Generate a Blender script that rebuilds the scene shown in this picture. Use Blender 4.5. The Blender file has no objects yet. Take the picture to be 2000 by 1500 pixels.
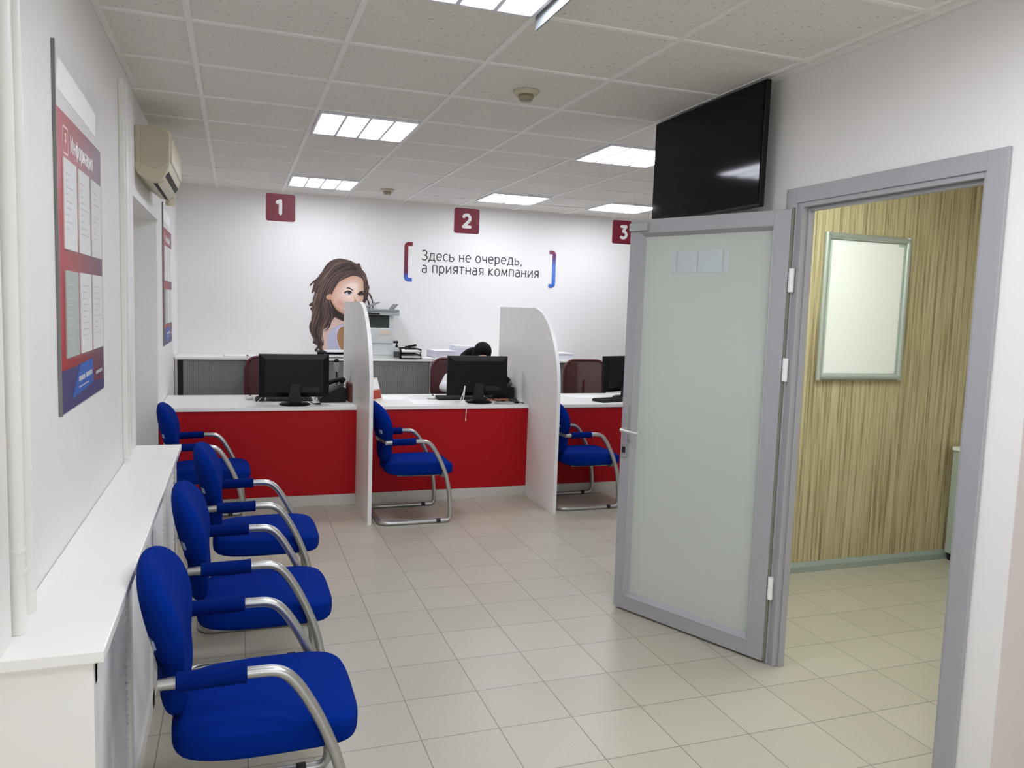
import bpy, bmesh, math, random
from mathutils import Vector, Matrix
from mathutils.geometry import delaunay_2d_cdt
random.seed(7)
PI = math.pi
scene = bpy.context.scene
COL = scene.collection

# ------------------------------------------------------------------ camera
FPX, YAW, PITCH, ROLL, EYE = 1523.2, -.3416, -.0963, -.0337, 1.58
RZ = Matrix.Rotation(YAW, 3, 'Z') @ Matrix.Rotation(PITCH, 3, 'X') @ Matrix.Rotation(ROLL, 3, 'Y')
cam_data = bpy.data.cameras.new('camera')
cam_data.sensor_width = 36.0
cam_data.lens = FPX / 2000 * 36
cam_data.clip_start = .05
cam = bpy.data.objects.new('camera', cam_data)
COL.objects.link(cam)
cam.matrix_world = Matrix.Translation((0, 0, EYE)) @ (RZ @ Matrix(((1, 0, 0), (0, 0, -1), (0, 1, 0)))).to_4x4()
scene.camera = cam

# ------------------------------------------------------------------ colour management, world
scene.view_settings.view_transform = 'Standard'
scene.view_settings.look = 'None'
scene.view_settings.exposure = .15
scene.view_settings.gamma = 1.0
scene.view_settings.use_curve_mapping = False
scene.cycles.use_denoising = True
scene.cycles.max_bounces = 10
scene.cycles.diffuse_bounces = 6
scene.cycles.transparent_max_bounces = 8
scene.cycles.caustics_reflective = False
scene.cycles.caustics_refractive = False
scene.cycles.sample_clamp_indirect = 6
FILL_DAYLIGHT = 2.7              # fill daylight through an unseen window added behind the camera
world = bpy.data.worlds.new('world')
scene.world = world
world.use_nodes = True
world.node_tree.nodes['Background'].inputs[0].default_value = (.95, .98, 1, 1)
world.node_tree.nodes['Background'].inputs[1].default_value = FILL_DAYLIGHT
LAMP_STRENGTH = 20.0        # ceiling lamp tubes of the hall
FILL_LAMP = 25.0       # unseen lamps added over the camera end to brighten it
SIDE_LAMP = 36.0             # lamp of the side room

CEIL = 2.642                # underside of the ceiling grid
GX, GY = -.172, 3.3747      # one crossing of the ceiling grid (0.6 m module)

# ------------------------------------------------------------------ materials
def lin(c):
    return tuple(((v / 255) / 12.92 if v / 255 <= .04045 else ((v / 255 + .055) / 1.055) ** 2.4) for v in c) + (1,)

class NT:
    """small helper round a material's node tree"""
    def __init__(s, name):
        s.m = bpy.data.materials.new(name); s.m.use_nodes = True
        s.t = s.m.node_tree; s.b = s.t.nodes['Principled BSDF']
    def n(s, kind, **kw):
        o = s.t.nodes.new(kind)
        for k, v in kw.items(): setattr(o, k, v)
        return o
    def l(s, a, b): s.t.links.new(a, b)
    def math(s, op, a, b=None, c=None):
        o = s.n('ShaderNodeMath', operation=op)
        for i, v in enumerate((a, b, c)):
            if v is None: continue
            if isinstance(v, (int, float)): o.inputs[i].default_value = v
            else: s.l(v, o.inputs[i])
        return o.outputs[0]
    def mix(s, f, a, b):
        o = s.n('ShaderNodeMix', data_type='RGBA')
        for i, v in ((0, f), (6, a), (7, b)):
            if isinstance(v, (int, float, tuple)): o.inputs[i].default_value = v
            else: s.l(v, o.inputs[i])
        return o.outputs[2]
    def noise(s, scale, detail=3, vec=None, rough=.5):
        o = s.n('ShaderNodeTexNoise'); o.inputs['Scale'].default_value = scale
        o.inputs['Detail'].default_value = detail; o.inputs['Roughness'].default_value = rough
        if vec is not None: s.l(vec, o.inputs['Vector'])
        return o.outputs['Fac']
    def bump(s, h, strength, dist=.01):
        o = s.n('ShaderNodeBump'); o.inputs['Strength'].default_value = strength; o.inputs['Distance'].default_value = dist
        s.l(h, o.inputs['Height']); s.l(o.outputs[0], s.b.inputs['Normal'])
    def coord(s): return s.n('ShaderNodeTexCoord').outputs['Object']
    def geo(s): return s.n('ShaderNodeNewGeometry').outputs['Position']

def M(name, rgb, rough=.5, metal=0, var=.06, scale=12, bump=0, bscale=80, coat=0, spec=.5):
    k = NT(name); c = lin(rgb)
    d = tuple(v * (1 - var) for v in c[:3]) + (1,)
    co = k.coord()
    k.l(k.mix(k.noise(scale, 3, co), d, c), k.b.inputs['Base Color'])
    k.b.inputs['Roughness'].default_value = rough; k.b.inputs['Metallic'].default_value = metal
    k.b.inputs['Coat Weight'].default_value = coat
    k.b.inputs['Specular IOR Level'].default_value = spec
    if bump: k.bump(k.noise(bscale, 2, co), bump, .004)
    return k.m

def emit(name, rgb, strength):
    k = NT(name); k.b.inputs['Base Color'].default_value = lin(rgb)
    k.b.inputs['Emission Color'].default_value = lin(rgb); k.b.inputs['Emission Strength'].default_value = strength
    return k.m

wall_white = M('wall_white', (231, 229, 226), .65, var=.03, scale=2, bump=.12, bscale=140)
wall_pink = M('wall_pinkish', (226, 216, 212), .6, var=.03, scale=2, bump=.15, bscale=120)
white_board = M('white_laminate', (244, 242, 237), .35, var=.03, scale=4)
white_paint = M('white_gloss_paint', (230, 228, 222), .4, var=.04, scale=6)
white_plastic = M('white_plastic', (232, 232, 230), .35, var=.02)
cream_plastic = M('cream_plastic', (196, 188, 164), .45, var=.04)
grey_board = M('grey_laminate', (196, 193, 184), .4, var=.04)
red_board = M('red_laminate', (168, 12, 24), .5, var=.05, scale=3, spec=.18)
blue_fabric = M('blue_fabric', (1, 40, 132), .9, var=.22, scale=500, bump=.25, bscale=700, spec=.05)
blue_pad = M('blue_armrest_fabric', (1, 30, 106), .85, var=.2, scale=500, bump=.2, bscale=700, spec=.05)
silver = M('silver_tube', (184, 184, 182), .33, .85, var=.05)
steel = M('chrome', (200, 200, 200), .18, 1, var=.03)
alu = M('grey_powder_coat', (166, 166, 169), .42, .15, var=.03, scale=20)
alu_dark = M('grey_gasket', (112, 112, 112), .6, var=.05)
black = M('black_plastic', (9, 10, 11), .45, var=.1, spec=.25)
black_matte = M('black_matte', (22, 22, 23), .6, var=.1)
screen_black = M('glossy_black_screen', (5, 6, 7), .07, var=0, spec=.16)
dark_grey = M('dark_grey_plastic', (34, 35, 37), .5, var=.08, spec=.3)
mid_grey = M('mid_grey_plastic', (128, 134, 134), .5, var=.05)
printer_white = M('printer_housing', (206, 210, 208), .45, var=.03)
paper = M('white_paper', (240, 240, 240), .8, var=.03, scale=30)
paper_grey = M('printed_paper', (232, 232, 230), .8, var=.12, scale=60)
sign_red = M('maroon_sign_panel', (124, 22, 48), .4, var=.04)
maroon = M('maroon_plastic', (84, 24, 28), .5, var=.1)
ink = M('black_ink', (28, 28, 30), .6, var=0)
letter_white = M('white_lettering', (245, 245, 245), .5, var=0)
lamp_white = M('lamp_reflector', (225, 226, 236), .4, var=.02)
grid_white = M('ceiling_grid_paint', (236, 234, 230), .5, var=.02)
skin = M('skin', (222, 176, 150), .55, var=.06, scale=30)
hair_dark = M('dark_hair', (20, 13, 12), .75, var=.4, scale=90, spec=.15)
cloth_white = M('white_blouse', (226, 226, 226), .85, var=.06, scale=40)
cloth_dark = M('dark_trousers', (34, 34, 40), .85, var=.1)
skirting_grey = M('grey_green_plastic', (146, 156, 150), .5, var=.04)
cabinet_green = M('pale_grey_green_laminate', (172, 182, 174), .5, var=.03)
red_card = M('red_card', (176, 54, 36), .6, var=.3, scale=60)
cream_card = M('cream_card', (228, 214, 190), .6, var=.1)
blue_print = M('blue_print', (34, 92, 178), .45, var=.1)
navy = M('navy_print', (58, 56, 110), .45, var=.05)
shadow_gap = M('black_gap', (10, 10, 10), .7, var=0)
radiator_white = M('radiator_enamel', (214, 213, 208), .4, var=.03)
lamp_glow = emit('lamp_glow', (240, 244, 255), LAMP_STRENGTH)
fill_glow = emit('fill_lamp_glow', (240, 244, 255), FILL_LAMP)
side_glow = emit('side_room_lamp_glow', (242, 254, 245), SIDE_LAMP)

def floor_material():
    k = NT('beige_floor_tiles'); T = .30
    sep = k.n('ShaderNodeSeparateXYZ'); k.l(k.geo(), sep.inputs[0])
    u = k.math('DIVIDE', k.math('SUBTRACT', sep.outputs[0], .638), T)
    v = k.math('DIVIDE', k.math('SUBTRACT', sep.outputs[1], 3.849), T)
    def edge(w):
        f = k.math('FRACT', w); return k.math('MINIMUM', f, k.math('SUBTRACT', 1.0, f))
    e = k.math('MINIMUM', edge(u), edge(v))
    g = k.n('ShaderNodeMapRange'); k.l(e, g.inputs[0])
    g.inputs[1].default_value = .004; g.inputs[2].default_value = .0095
    cmb = k.n('ShaderNodeCombineXYZ'); k.l(k.math('FLOOR', u), cmb.inputs[0]); k.l(k.math('FLOOR', v), cmb.inputs[1])
    wn = k.n('ShaderNodeTexWhiteNoise'); k.l(cmb.outputs[0], wn.inputs['Vector'])
    base = k.mix(wn.outputs['Value'], lin((178, 172, 155)), lin((186, 180, 164)))
    sp = k.noise(160, 4, k.geo(), .7)
    mr = k.n('ShaderNodeMapRange'); k.l(sp, mr.inputs[0]); mr.inputs[1].default_value = .35; mr.inputs[2].default_value = .65
    base = k.mix(k.math('MULTIPLY', mr.outputs[0], .35), base, lin((154, 148, 134)))
    k.l(k.mix(g.outputs[0], lin((128, 120, 108)), base), k.b.inputs['Base Color'])
    k.b.inputs['Roughness'].default_value = .34
    k.b.inputs['Specular IOR Level'].default_value = .45
    k.bump(g.outputs[0], .25, .002)
    return k.m
floor_mat = floor_material()

def ceiling_material():
    k = NT('mineral_fibre_tiles'); co = k.geo()
    n1 = k.noise(62, 3, co, .6)
    mr = k.n('ShaderNodeMapRange'); k.l(n1, mr.inputs[0]); mr.inputs[1].default_value = .62; mr.inputs[2].default_value = .72
    big = k.noise(1.2, 2, co)
    base = k.mix(big, lin((220, 216, 210)), lin((228, 224, 218)))
    k.l(k.mix(k.math('MULTIPLY', mr.outputs[0], .8), base, lin((130, 125, 120))), k.b.inputs['Base Color'])
    k.b.inputs['Roughness'].default_value = .9
    k.bump(n1, .3, .004)
    return k.m
ceil_mat = ceiling_material()

def wood_material():
    k = NT('light_oak_panel'); mp = k.n('ShaderNodeMapping'); k.l(k.geo(), mp.inputs[0])
    mp.inputs['Scale'].default_value = (1, 1, .022)
    mp2 = k.n('ShaderNodeMapping'); k.l(k.geo(), mp2.inputs[0]); mp2.inputs['Scale'].default_value = (1, 1, .05)
    a = k.noise(64, 5, mp.outputs[0], .6); b = k.noise(170, 3, mp2.outputs[0], .6); c = k.noise(9, 2, mp.outputs[0])
    r = k.n('ShaderNodeValToRGB'); k.l(a, r.inputs[0])
    r.color_ramp.elements[0].position = .34; r.color_ramp.elements[0].color = lin((118, 100, 68))
    r.color_ramp.elements[1].position = .62; r.color_ramp.elements[1].color = lin((216, 204, 168))
    e = r.color_ramp.elements.new(.47); e.color = lin((188, 172, 132))
    m1 = k.mix(k.math('MULTIPLY', b, .42), r.outputs[0], lin((112, 96, 68)))
    k.l(k.mix(k.math('MULTIPLY', c, .3), m1, lin((198, 184, 148))), k.b.inputs['Base Color'])
    k.b.inputs['Roughness'].default_value = .5
    k.bump(b, .15, .002)
    return k.m
wood_mat = wood_material()

def frosted_material():
    k = NT('frosted_glass'); t = k.t
    di = k.n('ShaderNodeBsdfDiffuse'); di.inputs[0].default_value = lin((216, 222, 213))
    tr = k.n('ShaderNodeBsdfTranslucent'); tr.inputs[0].default_value = lin((226, 232, 223))
    gl = k.n('ShaderNodeBsdfGlossy'); gl.inputs['Roughness'].default_value = .3
    m1 = k.n('ShaderNodeMixShader'); m1.inputs[0].default_value = .35
    k.l(di.outputs[0], m1.inputs[1]); k.l(tr.outputs[0], m1.inputs[2])
    m2 = k.n('ShaderNodeMixShader'); m2.inputs[0].default_value = .06
    k.l(m1.outputs[0], m2.inputs[1]); k.l(gl.outputs[0], m2.inputs[2])
    k.l(m2.outputs[0], t.nodes['Material Output'].inputs[0])
    return k.m
frosted = frosted_material()

def clear_material(name, rgb, alpha, rough=.15):
    k = NT(name); k.b.inputs['Base Color'].default_value = lin(rgb); k.b.inputs['Roughness'].default_value = rough
    k.b.inputs['Alpha'].default_value = alpha
    return k.m
mesh_back = clear_material('maroon_mesh', (92, 44, 42), .72, .7)
clear_plastic = clear_material('clear_acrylic', (215, 218, 220), .05, .4)
bottle_clear = clear_material('clear_bottle', (210, 214, 216), .55, .15)

def gradient_material(name, axis, p0, p1, stops, rough=.45):
    """a printed colour blend along one axis of the object"""
    k = NT(name); sep = k.n('ShaderNodeSeparateXYZ'); k.l(k.coord(), sep.inputs[0])
    mr = k.n('ShaderNodeMapRange'); k.l(sep.outputs[axis], mr.inputs[0]); mr.inputs[1].default_value = p0; mr.inputs[2].default_value = p1
    r = k.n('ShaderNodeValToRGB'); k.l(mr.outputs[0], r.inputs[0])
    els = r.color_ramp.elements
    els[0].position, els[0].color = stops[0][0], lin(stops[0][1]); els[1].position, els[1].color = stops[-1][0], lin(stops[-1][1])
    for p, c in stops[1:-1]:
        e = els.new(p); e.color = lin(c)
    k.l(r.outputs[0], k.b.inputs['Base Color']); k.b.inputs['Roughness'].default_value = rough
    return k.m
poster_print = gradient_material('poster_print', 1, 0, .8, [(0, (168, 26, 30)), (.45, (138, 34, 46)), (1, (84, 50, 78))], .42)
bracket_red = gradient_material('bracket_print_red', 2, 1.82, 2.24, [(0, (70, 110, 190)), (.16, (62, 84, 168)), (.24, (96, 28, 60)), (1, (120, 24, 44))])
bracket_blue = gradient_material('bracket_print_blue', 2, 1.82, 2.24, [(0, (50, 90, 180)), (.55, (84, 130, 206)), (.78, (96, 60, 120)), (1, (130, 30, 48))])

# ------------------------------------------------------------------ mesh helpers
class MB:
    """collects shapes and links them as one mesh object"""
    def __init__(s): s.v = []; s.f = []; s.mi = []
    def add(s, vs, fs, mi=0):
        o = len(s.v); s.v += [tuple(p) for p in vs]; s.f += [tuple(i + o for i in f) for f in fs]; s.mi += [mi] * len(fs); return s
    def box(s, x0, x1, y0, y1, z0, z1, mi=0):
        vs = [(x, y, z) for z in (z0, z1) for y in (y0, y1) for x in (x0, x1)]
        return s.add(vs, [(0, 2, 3, 1), (4, 5, 7, 6), (0, 1, 5, 4), (2, 6, 7, 3), (0, 4, 6, 2), (1, 3, 7, 5)], mi)
    def obox(s, origin, ax, ay, az, a0, a1, b0, b1, c0, c1, mi=0):
        o, ax, ay, az = map(Vector, (origin, ax, ay, az))
        vs = [o + ax * x + ay * y + az * z for z in (c0, c1) for y in (b0, b1) for x in (a0, a1)]
        return s.add(vs, [(0, 2, 3, 1), (4, 5, 7, 6), (0, 1, 5, 4), (2, 6, 7, 3), (0, 4, 6, 2), (1, 3, 7, 5)], mi)
    def prism(s, pts, ex, mi=0):
        """pts: 3-D outline (counter-clockwise seen from the tip of -ex), swept by vector ex"""
        n = len(pts); ex = Vector(ex); a = [Vector(p) for p in pts]; b = [p + ex for p in a]
        fs = [tuple(range(n)), tuple(range(2 * n - 1, n - 1, -1))] + [(i, i + n, (i + 1) % n + n, (i + 1) % n) for i in range(n)]
        return s.add(a + b, fs, mi)
    def loft(s, rings, closed=False, cap=True, mi=0):
        m = len(rings[0]); n = len(rings); vs = [p for r in rings for p in r]; fs = []
        for i in range(n if closed else n - 1):
            j = (i + 1) % n
            for k in range(m):
                l = (k + 1) % m; fs.append((i * m + k, i * m + l, j * m + l, j * m + k))
        if cap and not closed:
            fs.append(tuple(range(m - 1, -1, -1))); fs.append(tuple(range((n - 1) * m, n * m)))
        return s.add(vs, fs, mi)
    def tube(s, path, r, seg=10, closed=False, mi=0, ry=None):
        P = [Vector(p) for p in path]; n = len(P); rings = []; up = None
        for i in range(n):
            if closed: t = P[(i + 1) % n] - P[i - 1]
            else: t = P[min(i + 1, n - 1)] - P[max(i - 1, 0)]
            t.normalize()
            if up is None: up = t.orthogonal().normalized() if ry is None else Vector((0, 1, 0))
            up = (up - t * up.dot(t)); up = up.normalized() if up.length > 1e-6 else t.orthogonal().normalized()
            sd = t.cross(up); rr = r[i] if isinstance(r, (list, tuple)) else r
            r2 = rr if ry is None else ry
            rings.append([P[i] + up * math.cos(2 * PI * k / seg) * rr + sd * math.sin(2 * PI * k / seg) * r2 for k in range(seg)])
        return s.loft(rings, closed, True, mi)
    def lathe(s, prof, c=(0, 0, 0), seg=24, axis='z', mi=0):
        rings = []
        for r, h in prof:
            ring = []
            for k in range(seg):
                a = 2 * PI * k / seg; p = (r * math.cos(a), r * math.sin(a), h)
                if axis == 'x': p = (p[2], p[0], p[1])
                if axis == 'y': p = (p[1], p[2], p[0])
                ring.append((p[0] + c[0], p[1] + c[1], p[2] + c[2]))
            rings.append(ring)
        return s.loft(rings, mi=mi)
    def build(s, name, mats, parent=None, smooth=None, bevel=0, loc=None, rot=None, sub=0, segs=2):
        me = bpy.data.meshes.new(name); me.from_pydata(s.v, [], s.f); me.validate()
        bm = bmesh.new(); bm.from_mesh(me); bmesh.ops.recalc_face_normals(bm, faces=bm.faces); bm.to_mesh(me); bm.free()
        mats = mats if isinstance(mats, (list, tuple)) else [mats]
        for m in mats: me.materials.append(m)
        if len(mats) > 1 and len(me.polygons) == len(s.mi): me.polygons.foreach_set('material_index', s.mi)
        return finish(me, name, parent, smooth, bevel, loc, rot, sub, segs)

def finish(me, name, parent=None, smooth=None, bevel=0, loc=None, rot=None, sub=0, segs=2):
    if smooth is not None:
        me.polygons.foreach_set('use_smooth', [True] * len(me.polygons))
        me.set_sharp_from_angle(angle=math.radians(smooth))
    o = bpy.data.objects.new(name, me); COL.objects.link(o)
    if parent: o.parent = parent
    if loc: o.location = loc
    if rot: o.rotation_euler = rot
    if sub:
        m = o.modifiers.new('subdivision', 'SUBSURF'); m.levels = sub; m.render_levels = sub
    if bevel:
        m = o.modifiers.new('bevel', 'BEVEL'); m.width = bevel; m.segments = segs; m.limit_method = 'ANGLE'; m.angle_limit = math.radians(40)
    return o

def tag(o, label=None, cat=None, group=None, kind=None):
    if label: o['label'] = label
    if cat: o['category'] = cat
    if group: o['group'] = group
    if kind: o['kind'] = kind
    return o
def thing(name, label, cat, loc=(0, 0, 0), rz=0, group=None):
    o = bpy.data.objects.new(name, None); o.empty_display_size = .1; COL.objects.link(o)
    o.location = loc; o.rotation_euler = (0, 0, rz)
    return tag(o, label, cat, group)
def struct(o, label=None, cat=None): return tag(o, label, cat, kind='structure')
def copy_tree(o, parent=None):
    c = o.copy(); COL.objects.link(c)
    if parent: c.parent = parent
    for ch in list(o.children): copy_tree(ch, c)
    return c
def dup(o, loc, label, rz=None):
    c = copy_tree(o); c.location = loc; c['label'] = label
    if rz is not None: c.rotation_euler = (0, 0, rz)
    return c

def arc(c, a, b, r0, r1, t0, t1, n=8):
    """points c + a*r0*cos + b*r1*sin"""
    c, a, b = Vector(c), Vector(a), Vector(b)
    return [c + a * r0 * math.cos(t0 + (t1 - t0) * i / n) + b * r1 * math.sin(t0 + (t1 - t0) * i / n) for i in range(n + 1)]
def catmull(P, n=6):
    P = [Vector(p) for p in P]; out = []
    for i in range(len(P) - 1):
        p0, p1, p2, p3 = P[max(i - 1, 0)], P[i], P[i + 1], P[min(i + 2, len(P) - 1)]
        for k in range(n):
            t = k / n
            out.append(.5 * ((2 * p1) + (p2 - p0) * t + (2 * p0 - 5 * p1 + 4 * p2 - p3) * t * t + (3 * p1 - p0 - 3 * p2 + p3) * t ** 3))
    return out + [P[-1]]
def fillet(P, r, n=6):
    P = [Vector(p) for p in P]; out = [P[0]]
    for a, b, c in zip(P, P[1:], P[2:]):
        u = (a - b); v = (c - b); d = min(r, u.length * .49, v.length * .49); u.normalize(); v.normalize()
        for k in range(n + 1):
            t = k / n; out.append((b + u * d) * (1 - t) ** 2 + b * 2 * t * (1 - t) + (b + v * d) * t * t)
    return out + [P[-1]]
def rrect(w, h, r, n=5):
    """rounded rectangle outline, centre 0, as (u, v) counter-clockwise"""
    out = []
    for cx, cy, t in ((w / 2 - r, h / 2 - r, 0), (-w / 2 + r, h / 2 - r, PI / 2), (-w / 2 + r, -h / 2 + r, PI), (w / 2 - r, -h / 2 + r, 1.5 * PI)):
        out += [(cx + r * math.cos(t + PI / 2 * k / n), cy + r * math.sin(t + PI / 2 * k / n)) for k in range(n + 1)]
    return out
def cushion(rows, seg=20, e=2.6):
    """rows: (centre, half_width, half_thickness, across, normal) lofted with superellipse sections"""
    rings = []
    for c, w, h, ac, no in rows:
        c, ac, no = Vector(c), Vector(ac), Vector(no); ring = []
        for k in range(seg):
            a = 2 * PI * k / seg; ca, sa = math.cos(a), math.sin(a)
            ring.append(c + ac * w * math.copysign(abs(ca) ** (2 / e), ca) + no * h * math.copysign(abs(sa) ** (2 / e), sa))
        rings.append(ring)
    return rings
def A(cx, cy, rx, ry, a0, a1, n=14):
    return [(cx + rx * math.cos(math.radians(a0 + (a1 - a0) * k / n)), cy + ry * math.sin(math.radians(a0 + (a1 - a0) * k / n))) for k in range(n + 1)]
# rounded sans lettering drawn as strokes: x-height 1, capitals 1.38; (width, strokes)
GLYPH = {
 'З': (.80, [A(.36, 1.04, .36, .34, 150, -90), A(.36, .35, .42, .35, 90, -150)]),
 'д': (.92, [[(0, -.26), (0, 0), (.92, 0), (.92, -.26)], [(.12, 0), (.24, .45), (.28, 1), (.78, 1), (.78, 0)]]),
 'е': (.78, [[(.04, .52), (.76, .52)], A(.40, .5, .37, .5, 3, 312)]),
 'с': (.70, [A(.42, .5, .39, .5, 48, 312)]),
 'ь': (.74, [[(.06, 1), (.06, 0), (.40, 0)] + A(.40, .29, .30, .29, -90, 90) + [(.06, .58)]]),
 'н': (.76, [[(.06, 1), (.06, 0)], [(.70, 1), (.70, 0)], [(.06, .52), (.70, .52)]]),
 'о': (.80, [A(.40, .5, .37, .5, 0, 360, 24)]),
 'ч': (.74, [[(.06, 1), (.06, .66)] + A(.30, .66, .24, .24, 180, 270) + [(.68, .42)], [(.68, 1), (.68, 0)]]),
 'р': (.78, [[(.06, 1), (.06, -.38)], A(.40, .5, .33, .5, 160, -160, 20)]),
 ',': (.20, [[(.12, .06), (.10, -.06), (.02, -.22)]]),
 'а': (.72, [A(.34, .66, .32, .34, 128, 0) + [(.66, 0)], [(.66, .56), (.34, .56)] + A(.32, .28, .28, .28, 90, 270) + [(.46, 0), (.66, .14)]]),
 'п': (.74, [[(.06, 0), (.06, 1), (.68, 1), (.68, 0)]]),
 'и': (.78, [[(.06, 1), (.06, 0), (.72, 1), (.72, 0)]]),
 'я': (.72, [[(.66, 0), (.66, 1), (.36, 1)] + A(.36, .72, .28, .28, 90, 270) + [(.66, .44)], [(.40, .44), (.06, 0)]]),
 'т': (.70, [[(.0, 1), (.70, 1)], [(.35, 1), (.35, 0)]]),
 'к': (.68, [[(.06, 1), (.06, 0)], [(.62, 1), (.10, .5), (.66, 0)]]),
 'м': (.94, [[(.06, 0), (.10, 1), (.47, .2), (.84, 1), (.88, 0)]]),
 'И': (.96, [[(.06, 1.38), (.06, 0), (.90, 1.38), (.90, 0)]]),
 'ф': (1.0, [[(.5, 1.3), (.5, -.38)], A(.5, .5, .45, .5, 0, 360, 24)]),
 'ц': (.82, [[(.06, 1), (.06, 0), (.80, 0), (.80, -.24)], [(.66, 1), (.66, 0)]]),
 'У': (.86, [[(.04, 1.38), (.46, .5)], [(.84, 1.38), (.40, .2), (.22, 0), (.06, .02)]]),
 '1': (.52, [[(.06, 1.12), (.40, 1.28), (.40, .09)]]),
 '2': (.90, [A(.43, .93, .34, .35, 165, -35) + [(.10, .12), (.86, .12)]]),
 '3': (.90, [[(.12, 1.27), (.74, 1.27), (.40, .78)] + A(.42, .43, .36, .34, 80, -140)]),
}
def text_width(txt, gap): return sum((GLYPH[c][0] + gap) if c != ' ' else .55 for c in txt) - gap
def lettering(name, txt, mat, parent, origin, right, up, out, xh, width=None, t=.13, gap=.26, depth=.0008):
    """every word becomes one flat object; strokes of constant width with round joints"""
    o, right, up, out = Vector(origin), Vector(right), Vector(up), Vector(out)
    sx = xh if width is None else width / text_width(txt, gap)
    x = 0; mb = None; objs = []; step = 0
    P = lambda u, v, d: o + right * u + up * v + out * d
    def flush():
        nonlocal mb
        if mb and mb.v: objs.append(mb.build(name, mat, parent))
        mb = None
    for ch in txt:
        if ch == ' ': flush(); x += .55 * sx; continue
        if mb is None: mb = MB()
        w, strokes = GLYPH[ch]; h = t * xh / 2
        for st in strokes:
            q = [(x + a * sx, b * xh) for a, b in st]
            for (a, b), (c, d) in zip(q, q[1:]):
                L = math.hypot(c - a, d - b)
                if L < 1e-6: continue
                nx, ny = -(d - b) / L * h, (c - a) / L * h
                pl = [(a + nx, b + ny), (a - nx, b - ny), (c - nx, d - ny), (c + nx, d + ny)]
                step += 1; mb.prism([P(u, v, 0) for u, v in pl], out * (depth + .00003 * (step % 40)))
            for k, (a, b) in enumerate(q):
                if 0 < k < len(q) - 1 or True:
                    r = h * (.999 if 0 < k < len(q) - 1 else .6)
                    step += 1; mb.prism([P(a + r * math.cos(2 * PI * i / 8), b + r * math.sin(2 * PI * i / 8), 0) for i in range(8)], out * (depth + .00003 * (step % 40) + .000013))
        x += (w + gap) * sx
    flush(); return objs
# ------------------------------------------------------------------ the setting
YB = 8.12
struct(MB().box(-1.1, 5.3, -2.7, 8.3, -.06, 0).build('floor', floor_mat), 'beige square floor tiles with thin brown joints', 'floor')
struct(MB().box(-1.1, 5.3, -2.7, 8.3, CEIL + .006, CEIL + .08).build('ceiling', ceil_mat), 'speckled grey mineral ceiling tiles', 'ceiling')
g = MB()
for i in range(-1, 9):
    g.box(GX + .6 * i - .012, GX + .6 * i + .012, -2.6, YB, CEIL, CEIL + .0062)
for j in range(-10, 9):
    y = GY + .6 * j
    if y > YB - .02: continue
    for i in range(-1, 9):
        g.box(GX + .6 * i + .012, GX + .6 * (i + 1) - .012, y - .012, y + .012, CEIL + .0008, CEIL + .0062)
g.box(2.262, 2.2985, 1.73, 4.0, CEIL - .004, CEIL + .0062).box(-.4985, -.475, -2.6, 4.5, CEIL - .003, CEIL + .0062).box(-.53, 5.2, YB - .022, YB - .0015, CEIL - .003, CEIL + .0062)
struct(g.build('trim_1', grid_white), 'white metal grid that carries the ceiling tiles', 'ceiling grid')
# left wall with its recess
w = MB().box(-.9, -.5, -2.7, 4.5, 0, CEIL + .05).box(-1.1, -.95, 4.5, 6.1, 0, 2.11)
w.box(-.95, -.515, 4.5, 6.1, 2.11, CEIL + .05).box(-1.1, -.53, 6.1, 8.3, 0, CEIL + .05)
struct(w.build('wall_left', wall_white), 'white painted wall with a tall recess', 'wall')
struct(MB().box(-.53, 5.3, YB, 8.3, 0, CEIL + .05).build('wall_back', wall_white), 'white wall behind the service counters', 'wall')
w = MB().box(2.3, 2.355, 1.73, 1.885, 0, CEIL + .05).box(2.3, 2.355, 1.885, 2.875, 2.115, CEIL + .05).box(2.3, 2.355, 2.875, 4.0, 0, CEIL + .05)
struct(w.build('wall_right', wall_white), 'white wall round the doorway', 'wall')
struct(MB().box(2.355, 5.2, 3.885, 4.0, 0, CEIL + .05).build('wall_partition', wall_white), 'white partition between side room and counters', 'wall')
struct(MB().box(2.355, 5.06, 3.872, 3.885, 0, CEIL).build('wall_wood', wood_mat), 'wall clad in light oak panels in the side room', 'wall')
struct(MB().box(2.301, 5.2, 1.728, 1.83, 0, CEIL + .05).build('wall_corner', wall_pink), 'pinkish white wall beyond the doorway corner', 'wall')
struct(MB().box(5.06, 5.2, 1.83, 3.885, 0, CEIL + .05).build('wall_side_room', wall_white), 'end wall of the side room', 'wall')
struct(MB().box(5.2, 5.3, -2.7, 8.3, 0, CEIL + .05).build('wall_far_right', wall_white), 'white end wall beyond the third counter', 'wall')
w = MB().box(-1.1, -.3, -2.8, -2.6, 0, CEIL + .05).box(2.9, 5.3, -2.8, -2.6, 0, CEIL + .05).box(-.3, 2.9, -2.8, -2.6, 0, .35).box(-.3, 2.9, -2.8, -2.6, 2.35, CEIL + .05)
struct(w.build('wall_front', wall_white), 'white wall round the added window', 'wall')
w = MB()
for a in (-.3, .74, 1.80, 2.84): w.box(a, a + .06, -2.74, -2.68, .35, 2.35)
w.box(-.24, 2.84, -2.74, -2.68, .35, .41).box(-.24, 2.84, -2.74, -2.68, 2.29, 2.35)
struct(w.build('added_window', white_plastic), 'white framed window added behind the camera for fill light', 'window')  # unseen window, added to let fill daylight into the near end
pr = [(3.872, 0), (3.846, 0), (3.85, .035), (3.864, .058), (3.872, .06)]
struct(MB().prism([(2.355, y, z) for y, z in pr], (2.705, 0, 0)).build('baseboard_wood', skirting_grey), 'grey green skirting along the oak panels', 'skirting')
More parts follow.
